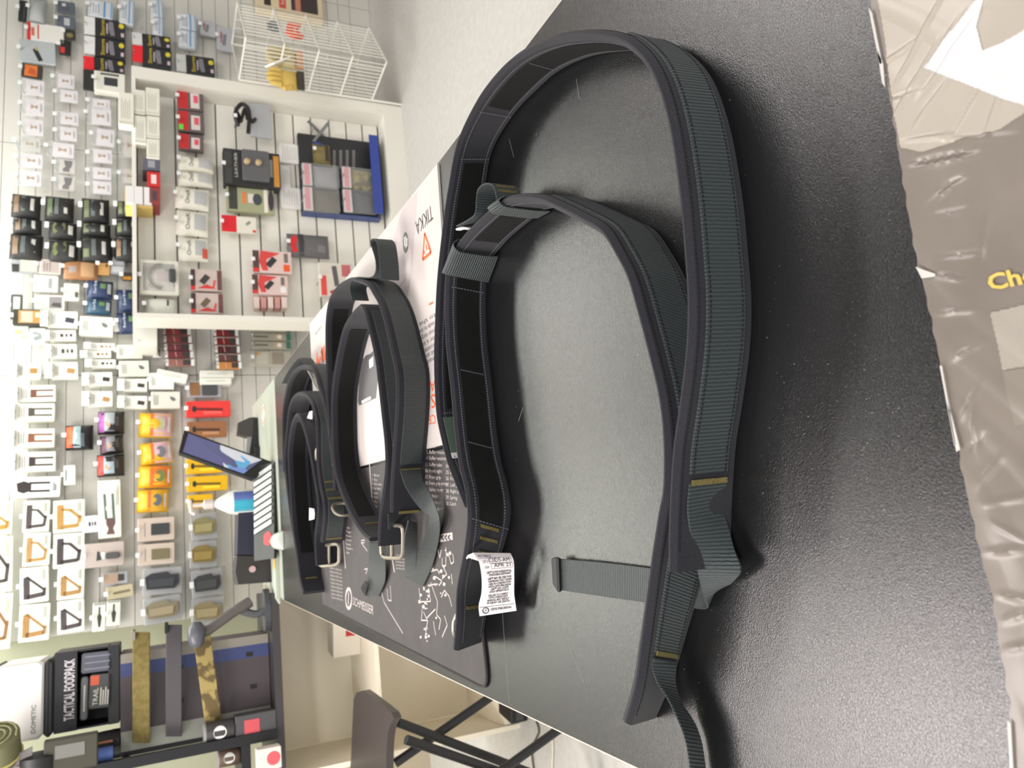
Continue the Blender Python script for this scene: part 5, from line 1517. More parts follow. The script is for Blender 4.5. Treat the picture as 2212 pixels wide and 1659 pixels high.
for r, dsc in (((603, 310, 645, 352), 'white price sheet above the round tag'), ((606, 358, 627, 405), 'small white tag with grey print beside the black case'), ((605, 405, 650, 450), 'white rounded price sheet beside the olive pack')):
    t, w, h, z = dprod('price_sheet', dsc, 'sign', r, .02)
    MB().rbox(-w / 2, -h / 2, .003, w / 2, h / 2, z, .004).build('sheet', M_PAPER, t)
    prints(t, w, h, z, [('s', TXTL(.15, .8, .85, 6, .12, .02), (168, 168, 164), 'small_print')])
t, w, h, z = dprod('olive_pack', 'olive green card with dark oval part and orange tag', 'package', (490, 402, 592, 458), .07)
sty_card(t, w, h, z, (164, 168, 134), [('r', .06, .78, .94, .96, (66, 66, 60), 'dark_header'), ('r', .3, .60, .75, .68, (232, 130, 70), 'orange_tag'), ('r', .35, .44, .7, .56, (226, 216, 208), 'label'), ('e', .5, .36, .22, .10, (70, 76, 80), 'oval_part'), ('r', .02, .14, .98, .22, (236, 228, 218), 'white_strip'), ('e', .5, .07, .4, .06, (62, 56, 68), 'dark_foot')], .03)
t, w, h, z = dprod('red_card_pack', 'red topped card with a white lower half', 'package', (479, 467, 554, 502), .06)
sty_card(t, w, h, z, (232, 228, 214), [('r', .0, .58, 1, 1, (222, 34, 46), 'red_header'), ('s', [(.5, .3, .7, .18, .16)], (140, 150, 130), 'tool'), ('r', .05, .02, .2, .12, (222, 80, 60), 'red_corner')], .02)
t, w, h, z = dprod('wallet_pouch', 'grey folded pouch with round red tag', 'pouch', (622, 503, 712, 553), .07)
sty_puff(t, w, h, z, (104, 102, 104), [('e', .5, .84, .38, .09, (216, 46, 48), 'red_tag'), ('r', .04, .62, .98, .74, (58, 58, 58), 'dark_band'), ('r', .2, .1, .5, .3, (126, 124, 124), 'flap')], .03)
t, w, h, z = dprod('red_tool_stand', 'red and grey tool blister at the foot of the display behind the mat', 'package', (690, 568, 764, 640), .10)
sty_card(t, w, h, z, (214, 206, 196), [('r', .02, .80, .6, .96, (222, 76, 70), 'red_header'), ('s', [(.3, .5, .9, .56, .14)], (92, 92, 92), 'tool'), ('r', .6, .08, .95, .34, (190, 104, 108), 'red_print'), ('s', [(.1, .7, .3, .2, .1)], (170, 60, 56), 'red_part')], .03)

# black panel with blue edges
bp_ = thing('panel_display', 'black slotted display panel with blue bottom edge', 'display', (0, 0, 0))
s0, s1 = s_of(720, 466, OS - .03), s_of(720, 297, OS - .03)
tA, tB = atn(648, 380, OS - .03).z, atn(806, 380, OS - .03).z
block(s0, s1, tB, tA, OS - .03, OS - .002).build('panel', col((44, 44, 48), .5), bp_)
block(s0, s1, tB - .015, tB, OS - .10, OS - .002).build('tray', col((58, 60, 70), .5), bp_)
block(s0, s1, tB - .02, tB + .03, OS - .108, OS - .1005).build('blue_lip', col((52, 72, 156), .4), bp_)
block(s0 - .006, s0 - .0005, tB - .02, tA, OS - .06, OS - .002).build('blue_side', col((62, 78, 130), .4), bp_)
for k in range(4):
    sl = MB()
    for j in range(10):
        px_, py_ = 722 + 14 * k, 326 + 4.0 * j
        c = atn(px_, py_, OS - .0305)
        s_, t_ = c.dot(WU), c.z
        p = [wallpt(s_ - .003, t_ - .008, OS - .0303), wallpt(s_ + .003, t_ - .008, OS - .0303), wallpt(s_ + .003, t_ + .008, OS - .0303), wallpt(s_ - .003, t_ + .008, OS - .0303)]
        sl.slab(p, WN * .0008)
    sl.build('slot_row', col((150, 150, 150)), bp_)
t, w, h, z = dprod('olive_pouch', 'small olive pouch hanging with blue strap', 'pouch', (678, 306, 716, 350), .07)
MB().pillow(-w / 2, -h / 2, w / 2, h / 2, .035, .03, 8, 8, .06, 5).build('pouch', col((128, 116, 74), .8), t, smooth=True)
prints(t, w, h, .066, [('r', .1, .16, .9, .34, (58, 56, 50), 'dark_band'), ('s', [(.85, .5, .95, 1.0, .14)], (52, 72, 134), 'blue_strap')])
hook(t, w, h, z)
t, w, h, z = dprod('key_strap', 'crossed grey key straps above the olive pouch', 'strap', (666, 256, 716, 306), .04)
mb_ = MB()
stroke2(mb_, w, h, [(.9, .96, .1, .1, .12)], .02, .026)
mb_.build('strap', col((110, 112, 114)), t)
mb_ = MB()
stroke2(mb_, w, h, [(.9, .1, .0, .8, .12)], .028, .034)
mb_.build('strap', col((126, 128, 130)), t)
hook(t, w, h, .034, h * .3, tab=False)
for r, c, dsc in (((653, 354, 733, 402), (150, 150, 152), 'clear bag of grey cloth with pink header'), ((655, 405, 734, 455), (104, 98, 84), 'clear bag of olive cloth with pink header'), ((740, 362, 812, 407), (150, 136, 96), 'clear bag of camouflage cloth with pink header'), ((742, 410, 814, 458), (76, 76, 80), 'clear bag of black cloth with pink header')):
    t, w, h, z = dprod('cloth_bag', dsc + ' on the black panel', 'package', r, .09, random.uniform(-1, 1), 'bagged cloths')
    MB().rbox(-w / 2, -h / 2, z - .03, w / 2, h / 2, z, .006).build('clear_bag', M_CLEAR, t)
    mtc = col(c, .8) if 'camou' not in dsc else mat('camo_cloth', (160, 146, 96), .85, noise=(22, (96, 88, 56), .42, .55))
    MB().pillow(-w * .47, -h * .46, w * .47, h * .18, z - .028, .022, 6, 6).build('cloth', mtc, t, smooth=True)
    MB().box(-w * .48, h * .24, z - .02, w * .48, h * .48, z - .006).build('header', col((216, 210, 206)), t)
    prints(t, w, h, z - .006, [('r', .04, .80, .96, .94, (222, 150, 160), 'pink_print')])
    hook(t, w, h, z, tab=False)

# narrow red packs fanned on the side of the unit
for fi, (x0, x1, ys, cols_, nm_) in enumerate(((350, 410, (692, 709, 726, 743, 759, 776), ((140, 52, 52), (150, 66, 64), (142, 66, 66), (120, 56, 60), (130, 50, 58), (150, 100, 90)), 'first'),
                                               (460, 512, (694, 712, 730, 748, 766, 782), ((88, 40, 40), (130, 40, 44), (120, 30, 30), (84, 20, 18), (104, 60, 56), (196, 130, 60)), 'second'))):
    for k, y in enumerate(ys):
        t, w, h, z = product('narrow_red_pack', 'narrow dark red pack with white tab, %s down the %s fan under the display' % (ORD[k], nm_), 'package', (x0 + 1.6 * k, y, x1 + 2 * k, y + 14), OFF_WALL, .10 + .008 * k, 0, 'fanned red packs')
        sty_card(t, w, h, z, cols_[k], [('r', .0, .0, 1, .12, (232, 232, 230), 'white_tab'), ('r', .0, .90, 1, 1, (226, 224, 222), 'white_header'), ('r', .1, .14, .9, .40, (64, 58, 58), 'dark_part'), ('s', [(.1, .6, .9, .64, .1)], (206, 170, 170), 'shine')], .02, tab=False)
for k, y in enumerate((702, 720, 738)):
    t, w, h, z = product('camo_pack', 'pale carded lure with black hook print, %s of three by the mat corner' % ORD[k], 'package', (545, y, 628, y + 15), OFF_WALL, .09, 0, 'carded lures')
    sty_card(t, w, h, z, (168, 164, 150), [('s', [(.5, .94, .5, .6, .2)], (100, 98, 86), 'hook_part'), ('r', .1, .2, .9, .44, (196, 170, 146), 'card'), ('e', .5, .3, .3, .06, (240, 238, 230), 'white_dot'), ('r', .0, .0, 1, .12, (60, 118, 100), 'green_end')], .02, tab=False)
for r, dsc, tl in (((338, 802, 405, 822), 'white plastic label rail slanting under the first red fan', 0), ((432, 800, 505, 815), 'white label rail under the second red fan, upper', 0), ((432, 816, 500, 830), 'white label rail under the second red fan, lower', 0)):
    t, w, h, z = product('label_rail', dsc, 'sign', r, OFF_WALL, .09, -12 if 'slant' in dsc else 0, 'label rails')
    MB().rbox(-w / 2, -h / 2, .004, w / 2, h / 2, z, .003).build('rail', col((236, 238, 230), .4), t)
    prints(t, w, h, z, [('s', [(.5, .2, .5, .8, .3)], (216, 220, 210), 'paper_strip')])
t, w, h, z = product('carded_hooks', 'hazy carded pack beyond the mat corner', 'package', (545, 758, 630, 790), OFF_WALL, .08)
sty_card(t, w, h, z, (176, 172, 158), [('r', .1, .6, .9, .9, (196, 192, 176), 'film'), ('r', .1, .2, .9, .5, (150, 140, 126), 'print'), ('r', .7, .8, .9, .9, (214, 170, 110), 'tan_mark')], .02)

# ================================================================== white wire stand with gloves
wt = thing('wire_stand', 'white wire display stand beside the slatwall unit', 'rack', (0, 0, 0))
oL, oC, oR = OFF_FRONT - .02, OFF_FRONT - .33, OFF_FRONT - .02
HO = [((524, 4), (531, 84), (511, 172)), ((603, 20), (615, 95), (610, 188)), ((674, 35), (690, 108), (690, 198)), ((744, 50), (763, 120), (762, 204)), ((812, 66), (835, 128), (827, 224))]
up3, md3, lw3 = [], [], []
cz = [atn(p[1][0], p[1][1], oC) for p in HO]
hoops = []
for k, p in enumerate(HO):
    c = atn(p[1][0], p[1][1], oC)
    l = atn(p[2][0], p[2][1], oL)
    u = atn(p[0][0], p[0][1], oR - .05)
    for q in (l, u):
        q.z = c.z
    hoops.append((u, c, l))
# keep the tower square: use the middle hoop's plan for every level
u0, c0, l0 = [V((sum(h[i].x for h in hoops) / 5, sum(h[i].y for h in hoops) / 5, 0)) for i in range(3)]
b0 = u0 + l0 - c0
zs = [h[1].z for h in hoops]
for zz in zs:
    q = [V((p.x, p.y, zz)) for p in (u0, c0, l0, b0)]
    MB().tube([q[0], q[1], q[2], q[3]], .0045, 6, closed=True).build('hoop', M_WHT, wt)
def wires(a, b, n_, nm_):
    for k in range(n_):
        p = a + (b - a) * (k / (n_ - 1))
        MB().tube([(p.x, p.y, zs[0] + .004), (p.x, p.y, zs[-1] - .004)], .0022, 5).build(nm_, M_WHT, wt)
wires(c0, l0, 13, 'wire')
wires(c0, u0, 12, 'wire')
wires(b0, u0, 6, 'wire')
for p in (l0, b0):
    MB().tube([(p.x, p.y, zs[0]), (p.x, p.y, ZF + .001)], .006, 6).build('post', M_WHT, wt)
ctrp = (u0 + l0) / 2
def wobj(name, label, cat, px, dd):
    """card standing inside the stand"""
    x0, y0, x1, y1 = px
    return product(name, label, cat, px, OFF_FRONT - .11 + dd, .03)
t, w, h, z = wobj('work_gloves', 'pair of tan work gloves hanging in the white wire stand', 'gloves', (574, 98, 660, 190), -.06)
for sg, c in ((-1, (206, 176, 92)), (1, (196, 182, 136))):
    g = MB()
    g.pillow(sg * w * .24 - w * .22, -h * .30, sg * w * .24 + w * .22, h * .18, .004, .03, 8, 8, .05, 3)
    g.build('palm', col(c, .8), t, smooth=True)
    for k in range(4):
        xx = sg * w * .24 - w * .16 + k * w * .105
        MB().tube([(xx, h * .12, .018), (xx, h * (.34 + .06 * (k in (1, 2))), .02), (xx, h * (.42 + .06 * (k in (1, 2))), .016)], [w * .055, w * .055, w * .03], 8).build('finger', col(c, .8), t, smooth=True)
    MB().tube([(sg * w * .44, -h * .12, .018), (sg * w * .50, h * .06, .022)], [w * .06, w * .04], 8).build('thumb', col(c, .8), t, smooth=True)
    MB().box(sg * w * .24 - w * .2, -h * .46, .008, sg * w * .24 + w * .2, -h * .28, .024).build('cuff', col((66, 62, 54) if sg < 0 else (206, 160, 126), .8), t)
MB().tube([(0, h * .48, .0), (0, h * .30, .04), (w * .2, h * -.1, .045)], .006, 6).build('white_tie', M_PAPER, t)
t, w, h, z = wobj('orange_pack', 'orange arrow shaped pack high in the wire stand', 'package', (618, 50, 660, 80), .1)
MB().prism([(-.5 * w, .1 * h), (-.1 * w, .5 * h), (.5 * w, .4 * h), (.5 * w, -.3 * h), (.1 * w, 0), (-.3 * w, -.4 * h)], .0, .03).build('pack', col((240, 96, 58), .5), t)
prints(t, w, h, .03, [('r', .3, .5, .7, .6, (250, 160, 130), 'print')])
t, w, h, z = wobj('grey_coil', 'grey coiled cord pack in the wire stand', 'cord', (576, 44, 606, 70), .1)
for k in range(3):
    MB().tube([(w * (.2 + .1 * k) * math.cos(a), h * (.2 + .1 * k) * math.sin(a), .01 + .008 * k) for a in [i * math.pi / 8 for i in range(16)]], .007, 6, closed=True).build('coil', col((120, 122, 124)), t, smooth=True)
t, w, h, z = product('poster_board', 'beige framed board with dark and red panels behind the wire stand', 'sign', (552, -40, 696, 36), OFF_WALL, .05)
MB().rbox(-w / 2, -h / 2, .002, w / 2, h / 2, z, .006).build('board', col((222, 204, 172), .5), t)
prints(t, w, h, z, [('r', .2, .78, .95, .88, (60, 48, 46), 'dark_panel'), ('r', .2, .56, .95, .66, (206, 84, 70), 'red_panel'), ('r', .2, .08, .95, .48, (62, 52, 54), 'dark_panel'), ('r', .2, .34, .95, .42, (200, 130, 108), 'stripe'), ('t', 'hornet', .3, .585, .5, .05, (240, 220, 214), 'lettering')])

# ================================================================== desk with cubbies, at the left
sC = atn(577, 1284, OFF_DESK).dot(WU)      # right visible end of the desk
dk = thing('desk', 'black topped white desk with open cubbies at the lower left of the photo', 'desk', (0, 0, 0))
sD0, sD1 = sC - 2.2, sC
zD = 0.026
block(sD0, sD1, 0.0, zD, OFF_DESK, OFF_DESK + 0.42).build('desk_top', mat('desk_black', (46, 44, 44), .45), dk)
block(sD0, sD1, -.001, zD, OFF_DESK - .006, OFF_DESK - .0005).build('edge_band', mat('desk_edge', (62, 58, 58), .4), dk)
M_CUB = mat('cubby_cream', (243, 234, 214), .55)
pE = atn(1118, 1564, OFF_DESK)
sE = pE.dot(WU)
block(sE - .018, sE, ZF, -.002, OFF_DESK + .004, OFF_DESK + .40).build('side_panel', M_CUB, dk)
sF = sE + .66
block(sF, sF + .018, ZF, -.002, OFF_DESK + .30, OFF_DESK + .40).build('side_panel', M_CUB, dk)
block(sE + .001, sF - .001, ZF, -.003, OFF_DESK + .40, OFF_DESK + .41).build('back_panel', M_CUB, dk)
zS = atn(808, 1450, OFF_DESK + .03).z
block(sE + .001, sF - .001, zS - .018, zS, OFF_DESK + .012, OFF_DESK + .399).build('shelf', M_CUB, dk)
block(sE + .001, sF - .001, ZF + .002, ZF + .06, OFF_DESK + .012, OFF_DESK + .399).build('bottom_board', M_CUB, dk)
t = thing('red_tagged_box', 'white box with a red tag on the cubby shelf', 'box', atn(770, 1352, OFF_DESK + .24) * 1.0)
t.location.z = zS + .001
MB().rbox(-.10, -.05, 0, .08, .05, .11, .004).build('carton', col((226, 218, 204)), t)
MB().box(-.02, -.0515, .02, .012, -.0495, .06).build('red_tag', col((190, 50, 52)), t)

def floor_cable(name, label, pts, r, m_):
    t_ = MB().tube(catmull(pts, 40), r, 6).build(name, m_, None, smooth=True)
    tag(t_, label, 'cable')
fz = ZF + .006
floor_cable('power_cable', 'dark power cable lying on the floor beside the counter', [atz(1158, 1556, fz), atz(1164, 1580, fz), atz(1152, 1610, fz), atz(1150, 1640, fz), atz(1160, 1700, fz)], .004, col((86, 78, 64)))
floor_cable('white_cable', 'pale cable curving on the floor beside the counter', [atz(1182, 1560, fz), atz(1192, 1590, fz), atz(1194, 1630, fz), atz(1190, 1700, fz)], .004, col((214, 206, 190)))
t = thing('floor_box', 'black box on the floor under the counter edge', 'box', atz(1140, 1530, ZF + .001))
MB().rbox(-.05, 0, 0, .16, .12, .07, .005).build('case', M_BLK, t)
MB().box(-.04, -.001, .02, .05, 0.0005, .05).build('front_label', col((70, 70, 72)), t)

# ---- folding stool
stl = thing('folding_stool', 'black folding stool with rounded seat and crossed legs', 'stool', (0, 0, 0))
zs_ = -.19
SP = [(764, 1510), (770, 1496), (782, 1491), (800, 1503), (848, 1542), (851, 1552), (843, 1566), (836, 1600), (824, 1760), (757, 1760), (759, 1620)]
seat = MB().slab([atz(x, y, zs_) for x, y in catmull([(a, b, 0) for a, b in SP + SP[:1]], 44)[:-1] for x, y in [(x, y)]] if False else [atz(p.x, p.y, zs_) for p in catmull([(a, b, 0) for a, b in SP + SP[:1]], 44)[:-1]], (0, 0, -.022))
seat.build('seat', mat('stool_seat', (66, 60, 58), .4), stl)
def bar(p, q, r=.0135):
    return MB().tube([p, q], r, 8)
def legline(a, b, y):
    """bar through two pixels in the upright plane Y=y, from the seat to the floor"""
    p, q = aty(a[0], a[1], y), aty(b[0], b[1], y)
    d = q - p
    f = lambda z: p + d * ((z - p.z) / d.z)
    return f(zs_ - .03), f(ZF + .014)
y1, y2 = atz(838, 1552, zs_).y, atz(838, 1552, zs_).y - .07
for a, b, yy in (((838, 1552), (1118, 1659), y1 + .004), ((1062, 1504), (855, 1648), y1 + .034), ((850, 1588), (1058, 1660), y2 - .004), ((1212, 1572), (1090, 1660), y2 - .034)):
    p, q = legline(a, b, yy)
    bar(p, q).build('leg', M_BLKM, stl, smooth=True)
    MB().lathe([(.016, -.014), (.016, .012), (.012, .02)], 10, q).build('rubber_foot', M_BLK, stl)

# ================================================================== stack of boxes with belts on the desk
OB = OFF_DESK + .10
def on_desk(name, label, cat, px, off, depth):
    """box-like thing whose front fills the pixel rectangle on the plane at off"""
    x0, y0, x1, y1 = px
    c = [atn(x, y, off) for x, y in ((x0, y0), (x1, y0), (x0, y1), (x1, y1))]
    sr = (c[0].dot(WU) + c[1].dot(WU)) / 2
    sl = (c[2].dot(WU) + c[3].dot(WU)) / 2
    tt, tb = (c[0].z + c[2].z) / 2, (c[1].z + c[3].z) / 2
    mx = Matrix((WU, WV, WN)).transposed().to_4x4()
    mx.translation = WU * ((sr + sl) / 2) - WN * off + WV * tb
    t_ = thing(name, label, cat, mtx=mx)
    return t_, sr - sl, tt - tb
zt1 = atn(259, 1490, OB).z
t, w, h = on_desk('display_box', 'tall cardboard box with blue and brown bands carrying three belts', 'box', (259, 1392, 560, 1596), OB, .25)
h = zt1 - zD - .001
t.location = WU * (t.location.dot(WU)) - WN * OB + WV * (zD + .0005)
MB().rbox(-w / 2, 0, -.25, w / 2, h, 0, .004).build('carton', col((78, 70, 74), .6), t)
for u0, u1, c, nm in ((.90, 1.0, (146, 140, 130), 'grey_band'), (.76, .90, (62, 72, 118), 'blue_band'), (.0, .20, (150, 152, 144), 'grey_band')):
    MB().box((u0 - .5) * w, .002, -.001, (u1 - .5) * w, h - .002, .0008).build(nm, col(c, .6), t)
for u, v in ((.42, .62), (.40, .86), (.78, .86), (.78, .62), (.44, .12), (.80, .14)):
    MB().box((u - .5) * w - .008, v * h - .012, 0, (u - .5) * w + .008, v * h + .012, .001).build('punched_hole', col((22, 20, 22)), t)
M_OLV = mat('olive_belt', (124, 110, 60), .8, noise=(60, (140, 126, 74), .4, .6), bump=(900, .6, .001))
M_GRB = mat('grey_belt', (88, 84, 88), .8, bump=(900, .6, .001))
M_CAM = mat('camouflage_belt', (166, 148, 92), .8, noise=(26, (104, 88, 54), .46, .54), bump=(900, .4, .001))
BOXM = t.matrix_world.copy()
for x0, x1, ya, yb, m_, nm, bow, wid in ((286, 324, 1366, 1604, M_OLV, 'olive green belt with metal buckle round the striped box', .04, 1), (358, 393, 1350, 1590, M_GRB, 'dark grey belt strapped round the striped box', .04, 1), (414, 452, 1352, 1572, M_CAM, 'camouflage belt slanting down the striped box to the tins', .05, 1)):
    sl_ = 30 if m_ is M_CAM else 0
    e1, e2 = [], []
    for k in range(7):
        q = k / 6
        y = ya + (yb - ya) * q
        b_ = OB - .012 - bow * math.sin(math.pi * q) ** .6
        e1.append(atn(x1 + sl_ * q, y, b_))
        e2.append(atn(x0 + sl_ * q, y, b_))
    nmz = 'belt'
    bt = thing('hanging_belt', nm, 'belt', (0, 0, 0), group='belts round the striped box')
    ribbon(catmull(e1, 40), catmull(e2, 40), .006).build('strap', m_, bt, smooth=True)
    for dv in (.25, .5, .75):
        sm = MB()
        A_, B_ = catmull(e1, 40), catmull(e2, 40)
        ribbon(A_, B_, .0014, dv - .02, dv + .02, .0032).build('seam_line', m_, bt, smooth=True)
    c = atn((x0 + x1) / 2 - 16, ya + 6, OB - .02)
    MB().rbox(-.018, -.012, -.006, .018, .012, .006, .003).build('buckle', M_STEEL if m_ is M_OLV else M_BLKM, bt).location = c
    strap_back = [atn((x0 + x1) / 2, ya, OB - .01), atn((x0 + x1) / 2, ya, OB + .06)]
t, w, h = on_desk('ration_box', 'black open display box lettered in white, holding packets', 'box', (116, 1402, 257, 1574), OB, .22)
dz = zt1 + .001 - (t.matrix_world.translation.z)
t.location = V(t.matrix_world.translation) + V((0, 0, dz))
zt2 = atn(116, 1490, OB).z
h = zt2 - zt1 - .002
MB().rbox(-w / 2, 0, -.22, w / 2, h * .18, 0, .003).build('lower_front', col((34, 34, 38), .5), t)
MB().box(-w / 2, h * .181, -.22, w / 2, h, -.16).build('back_wall', col((34, 34, 38), .5), t)
MB().box(-w / 2, h * .66, -.1595, w / 2, h, -.002).build('top_hood', col((36, 36, 40), .5), t)
for sg in (-1, 1):
    MB().box(sg * w / 2 - sg * .006, h * .181, -.1595, sg * w / 2, h * .659, -.01).build('side_wall', col((34, 34, 38), .5), t)
text_aff(MB(), '*TACTICAL FOODPACK', (-w * .36, h * .70, -.0008), (w * .76, 0, 0), (0, h * .15, 0)).build('white_lettering', col((214, 208, 214)), t)
OBX = OB
for r, dsc, c, its in (((176, 1408, 244, 1452), 'clear ribbed pouch in the black ration box', (88, 90, 102), [('s', [(.2, .1, .2, .9, .06), (.5, .1, .5, .9, .06), (.8, .1, .8, .9, .06)], (130, 134, 146), 'rib')]),
                       ((192, 1455, 244, 1530), 'grey ration packet with orange square and white text', (70, 72, 70), [('r', .68, .6, .96, .96, (206, 92, 66), 'orange_square'), ('t', 'TRAIL', .1, .62, .5, .2, (224, 222, 210), 'white_text'), ('s', TXTL(.1, .5, .6, 4, .1, .05), (214, 212, 200), 'white_text')]),
                       ((174, 1462, 190, 1556), 'narrow grey ration packet lettered along its side', (92, 94, 96), [('s', [(.2, .5, .8, .5, .2)], (190, 190, 188), 'white_text')])):
    x0, y0, x1, y1 = r
    t2, w2, h2, z2 = product('ration_packet', dsc, 'packet', r, OB + .13, .13, random.uniform(-3, 3), 'ration packets')
    MB().rbox(-w2 / 2, -h2 / 2, .02, w2 / 2, h2 / 2, z2, .006).build('packet', col(c, .45), t2)
    prints(t2, w2, h2, z2, its)
t, w, h = on_desk('cooler_box', 'white portable fridge box with black base lettered in black', 'cooler', (2, 1430, 129, 1600), OB - .01, .3)
t.location = V(t.matrix_world.translation) + V((0, 0, zt2 + .001 - t.matrix_world.translation.z))
MB().rbox(-w / 2, 0, -.26, w / 2, h * .16, -.004, .01).build('black_base', col((40, 42, 44), .5), t)
MB().rbox(-w / 2, h * .163, -.26, w / 2, h * .985, 0, .012).build('white_body', col((238, 236, 234), .4), t)
MB().rbox(-w / 2, h * .987, -.26, w / 2, h * 1.08, -.004, .01).build('black_lid', col((46, 46, 50), .5), t)
text_aff(MB(), 'DOMETIC', (-w * .42, h * .29, .0006), (w * .36, 0, 0), (0, h * .075, 0)).build('black_lettering', M_INK, t)

# ---- rack at the far left
rk = thing('black_rack', 'black metal shelf rack in the lower left corner of the photo', 'rack', (0, 0, 0))
OR = OFF_DESK - .02
def seg(a, b, o, wd, name, m_):
    p, q = atn(a[0], a[1], o), atn(b[0], b[1], o)
    mbx = MB()
    d = (q - p).normalized()
    n_ = d.cross(WN).normalized() * wd / 2
    mbx.slab([p + n_, p - n_, q - n_, q + n_], -WN * .03)
    return mbx.build(name, m_, rk)
pp0, pp1 = atn(250, 1650, OR), atn(535, 1603, OR)
sp_ = (pp0.dot(WU) + pp1.dot(WU)) / 2
block(sp_ - .016, sp_ + .016, zD + .0, 1.2, OR, OR + .03).build('post', M_BLKM, rk)
zsh = atn(532, 1640, OR).z
block(sp_ - .9, sp_ - .0165, zsh - .015, zsh + .015, OR, OR + .25).build('shelf_board', M_BLKM, rk)
zsh2 = atn(268, 1640, OR).z
block(sp_ - .9, sp_ - .0165, zsh2 - .012, zsh2 + .012, OR, OR + .25).build('shelf_board', M_BLKM, rk)
zsh3 = atn(60, 1650, OR).z
block(sp_ - .9, sp_ - .0165, zsh3 - .012, zsh3 + .012, OR + .0, OR + .25).build('shelf_board', M_BLKM, rk)
block(sp_ - .016, sp_ + .016, zD + .0, 1.2, OR + .22, OR + .25).build('post', M_BLKM, rk)
block(sp_ + .017, sp_ + .019, zD + .001, zD + .0012, OR, OR + .001).build('foot_pad', M_BLK, rk)

def tin(name, label, px, c, c2, off, cat='tin'):
    t_, w_, h_ = on_desk(name, label, cat, px, off, .05)
    r_ = w_ / 2
    t_.matrix_world = Matrix.Translation(V(t_.matrix_world.translation)) @ Matrix.Rotation(ANG, 4, 'Z')
    MB().lathe([(r_ * .9, 0), (r_, .004), (r_, h_ * .94), (r_ * .92, h_)], 22).build('can', col(c, .4), t_, smooth=True)
    MB().lathe([(r_ * 1.01, h_ * .93), (r_ * 1.01, h_ * .99), (r_ * .8, h_ * 1.02)], 22).build('lid', col((150, 150, 146), .3), t_, smooth=True)
    pt_ = [(r_ * .6 * math.cos(a), h_ * .5 + r_ * .6 * math.sin(a)) for a in [k * math.pi / 9 for k in range(18)]]
    mb_ = MB()
    for rr_, dd in ((.6, .001), ):
        ring_ = [(r_ * rr_ * math.cos(a), h_ * .5 + r_ * rr_ * math.sin(a)) for a in [k * math.pi / 9 for k in range(18)]]
        o_ = len(mb_.v)
        mb_.v += [(x, -math.sqrt(max(r_ * r_ - x * x, 0)) - .0012, z_) for x, z_ in ring_]
        mb_.f.append(tuple(range(o_, o_ + 18)))
    mb_.build('round_logo', col(c2, .5), t_)
    return t_
# standing in front of the striped box on the desk
t = tin('striped_tin', 'black tin with round white logo and red patch beside the striped box', (402, 1562, 470, 1610), (58, 56, 58), (236, 236, 232), OB - .08)
t.location.z = zD + .135
sb = thing('black_carton', 'black carton with red patch under the logo tin', 'box', V(t.location) * 1)
sb.location = V((t.location.x, t.location.y, zD + .0005))
sb.rotation_euler = (0, 0, ANG)
MB().rbox(-.04, -.03, 0, .04, .03, .1335, .003).build('carton', col((76, 76, 78), .5), sb)
MB().box(-.022, -.0315, .055, .022, -.0295, .105).build('red_patch', col((206, 84, 92)), sb)
t, w, h = on_desk('white_red_box', 'white box with red flower print under the rack shelf', 'box', (490, 1624, 519, 1672), OR - .03, .05)
t.location = V(t.matrix_world.translation) + V((0, 0, zD + .0005 - t.matrix_world.translation.z)) + WN * .004
t.location = t.location + WU * 0
h2_ = zsh - .017 - zD
MB().rbox(-w / 2, 0, .0, w / 2, h2_ * .9, .05, .003).build('carton', col((232, 224, 216), .5), t)
prints(t, w, h2_ * .9, .05, [])
MB().lathe([(.022, 0), (.020, .001)], 12).build('red_flower', col((232, 96, 104)), t).matrix_local = Matrix.Translation((0, h2_ * .3, .0505))
t = tin('brown_tin', 'brown can with round white logo on the rack shelf', (420, 1624, 470, 1665), (96, 78, 68), (206, 206, 202), OR + .05)
t.location.z = zsh + .016
t = tin('green_bottle', 'dark green bottle with blue label on the upper rack shelf', (176, 1618, 262, 1644), (46, 58, 56), (200, 210, 216), OR + .05, 'bottle')
t.location.z = zsh2 + .0125
MB().lathe([(.0225, .02), (.0225, .09)], 16).build('blue_label', col((74, 98, 160)), t, smooth=True)
t = tin('kraft_can', 'tan can with dark lid on the upper rack shelf', (206, 1648, 262, 1680), (176, 140, 92), (150, 116, 76), OR + .06, 'can')
t.location.z = zsh2 + .0125
t = thing('black_bag', 'crumpled black bag with copper strip on the striped box beside the ration box', 'bag', (0, 0, 0))
pb_ = atn(258, 1598, OB + .03)
pb_.z = zt1 + .001
t.location = pb_
t.rotation_euler = (0, 0, ANG)
mb_ = MB()
for k in range(9):
    q = k / 8
    mb_.v += [(.034 * (1 - .35 * q ** 2) * math.cos(a) * (1 + .12 * math.sin(3 * a + 5 * q)), .045 * (1 - .4 * q ** 2) * math.sin(a) * (1 + .1 * math.sin(4 * a - 6 * q)), .155 * q) for a in [i * math.pi / 9 for i in range(18)]]
mb_.f = [(k * 18 + i, k * 18 + (i + 1) % 18, (k + 1) * 18 + (i + 1) % 18, (k + 1) * 18 + i) for k in range(8) for i in range(18)] + [tuple(range(17, -1, -1)), tuple(range(144, 162))]
mb_.build('bag', mat('bag_black', (50, 47, 50), .7, bump=(60, .5, .006)), t, smooth=True)
MB().box(.006, -.052, .02, .012, -.046, .12).build('copper_strip', col((206, 140, 104)), t)
t = thing('hanging_case', 'dark olive case with grey label hanging on a strap from the rack', 'case', (0, 0, 0))
ch = atn(145, 1622, OR - .02)
MB().rbox(-.055, -.03, -.085, .045, 0, .06, .006).build('case', mat('case_olive', (66, 66, 54), .7), t).matrix_world = Matrix.Translation(ch) @ Matrix.Rotation(ANG, 4, 'Z')
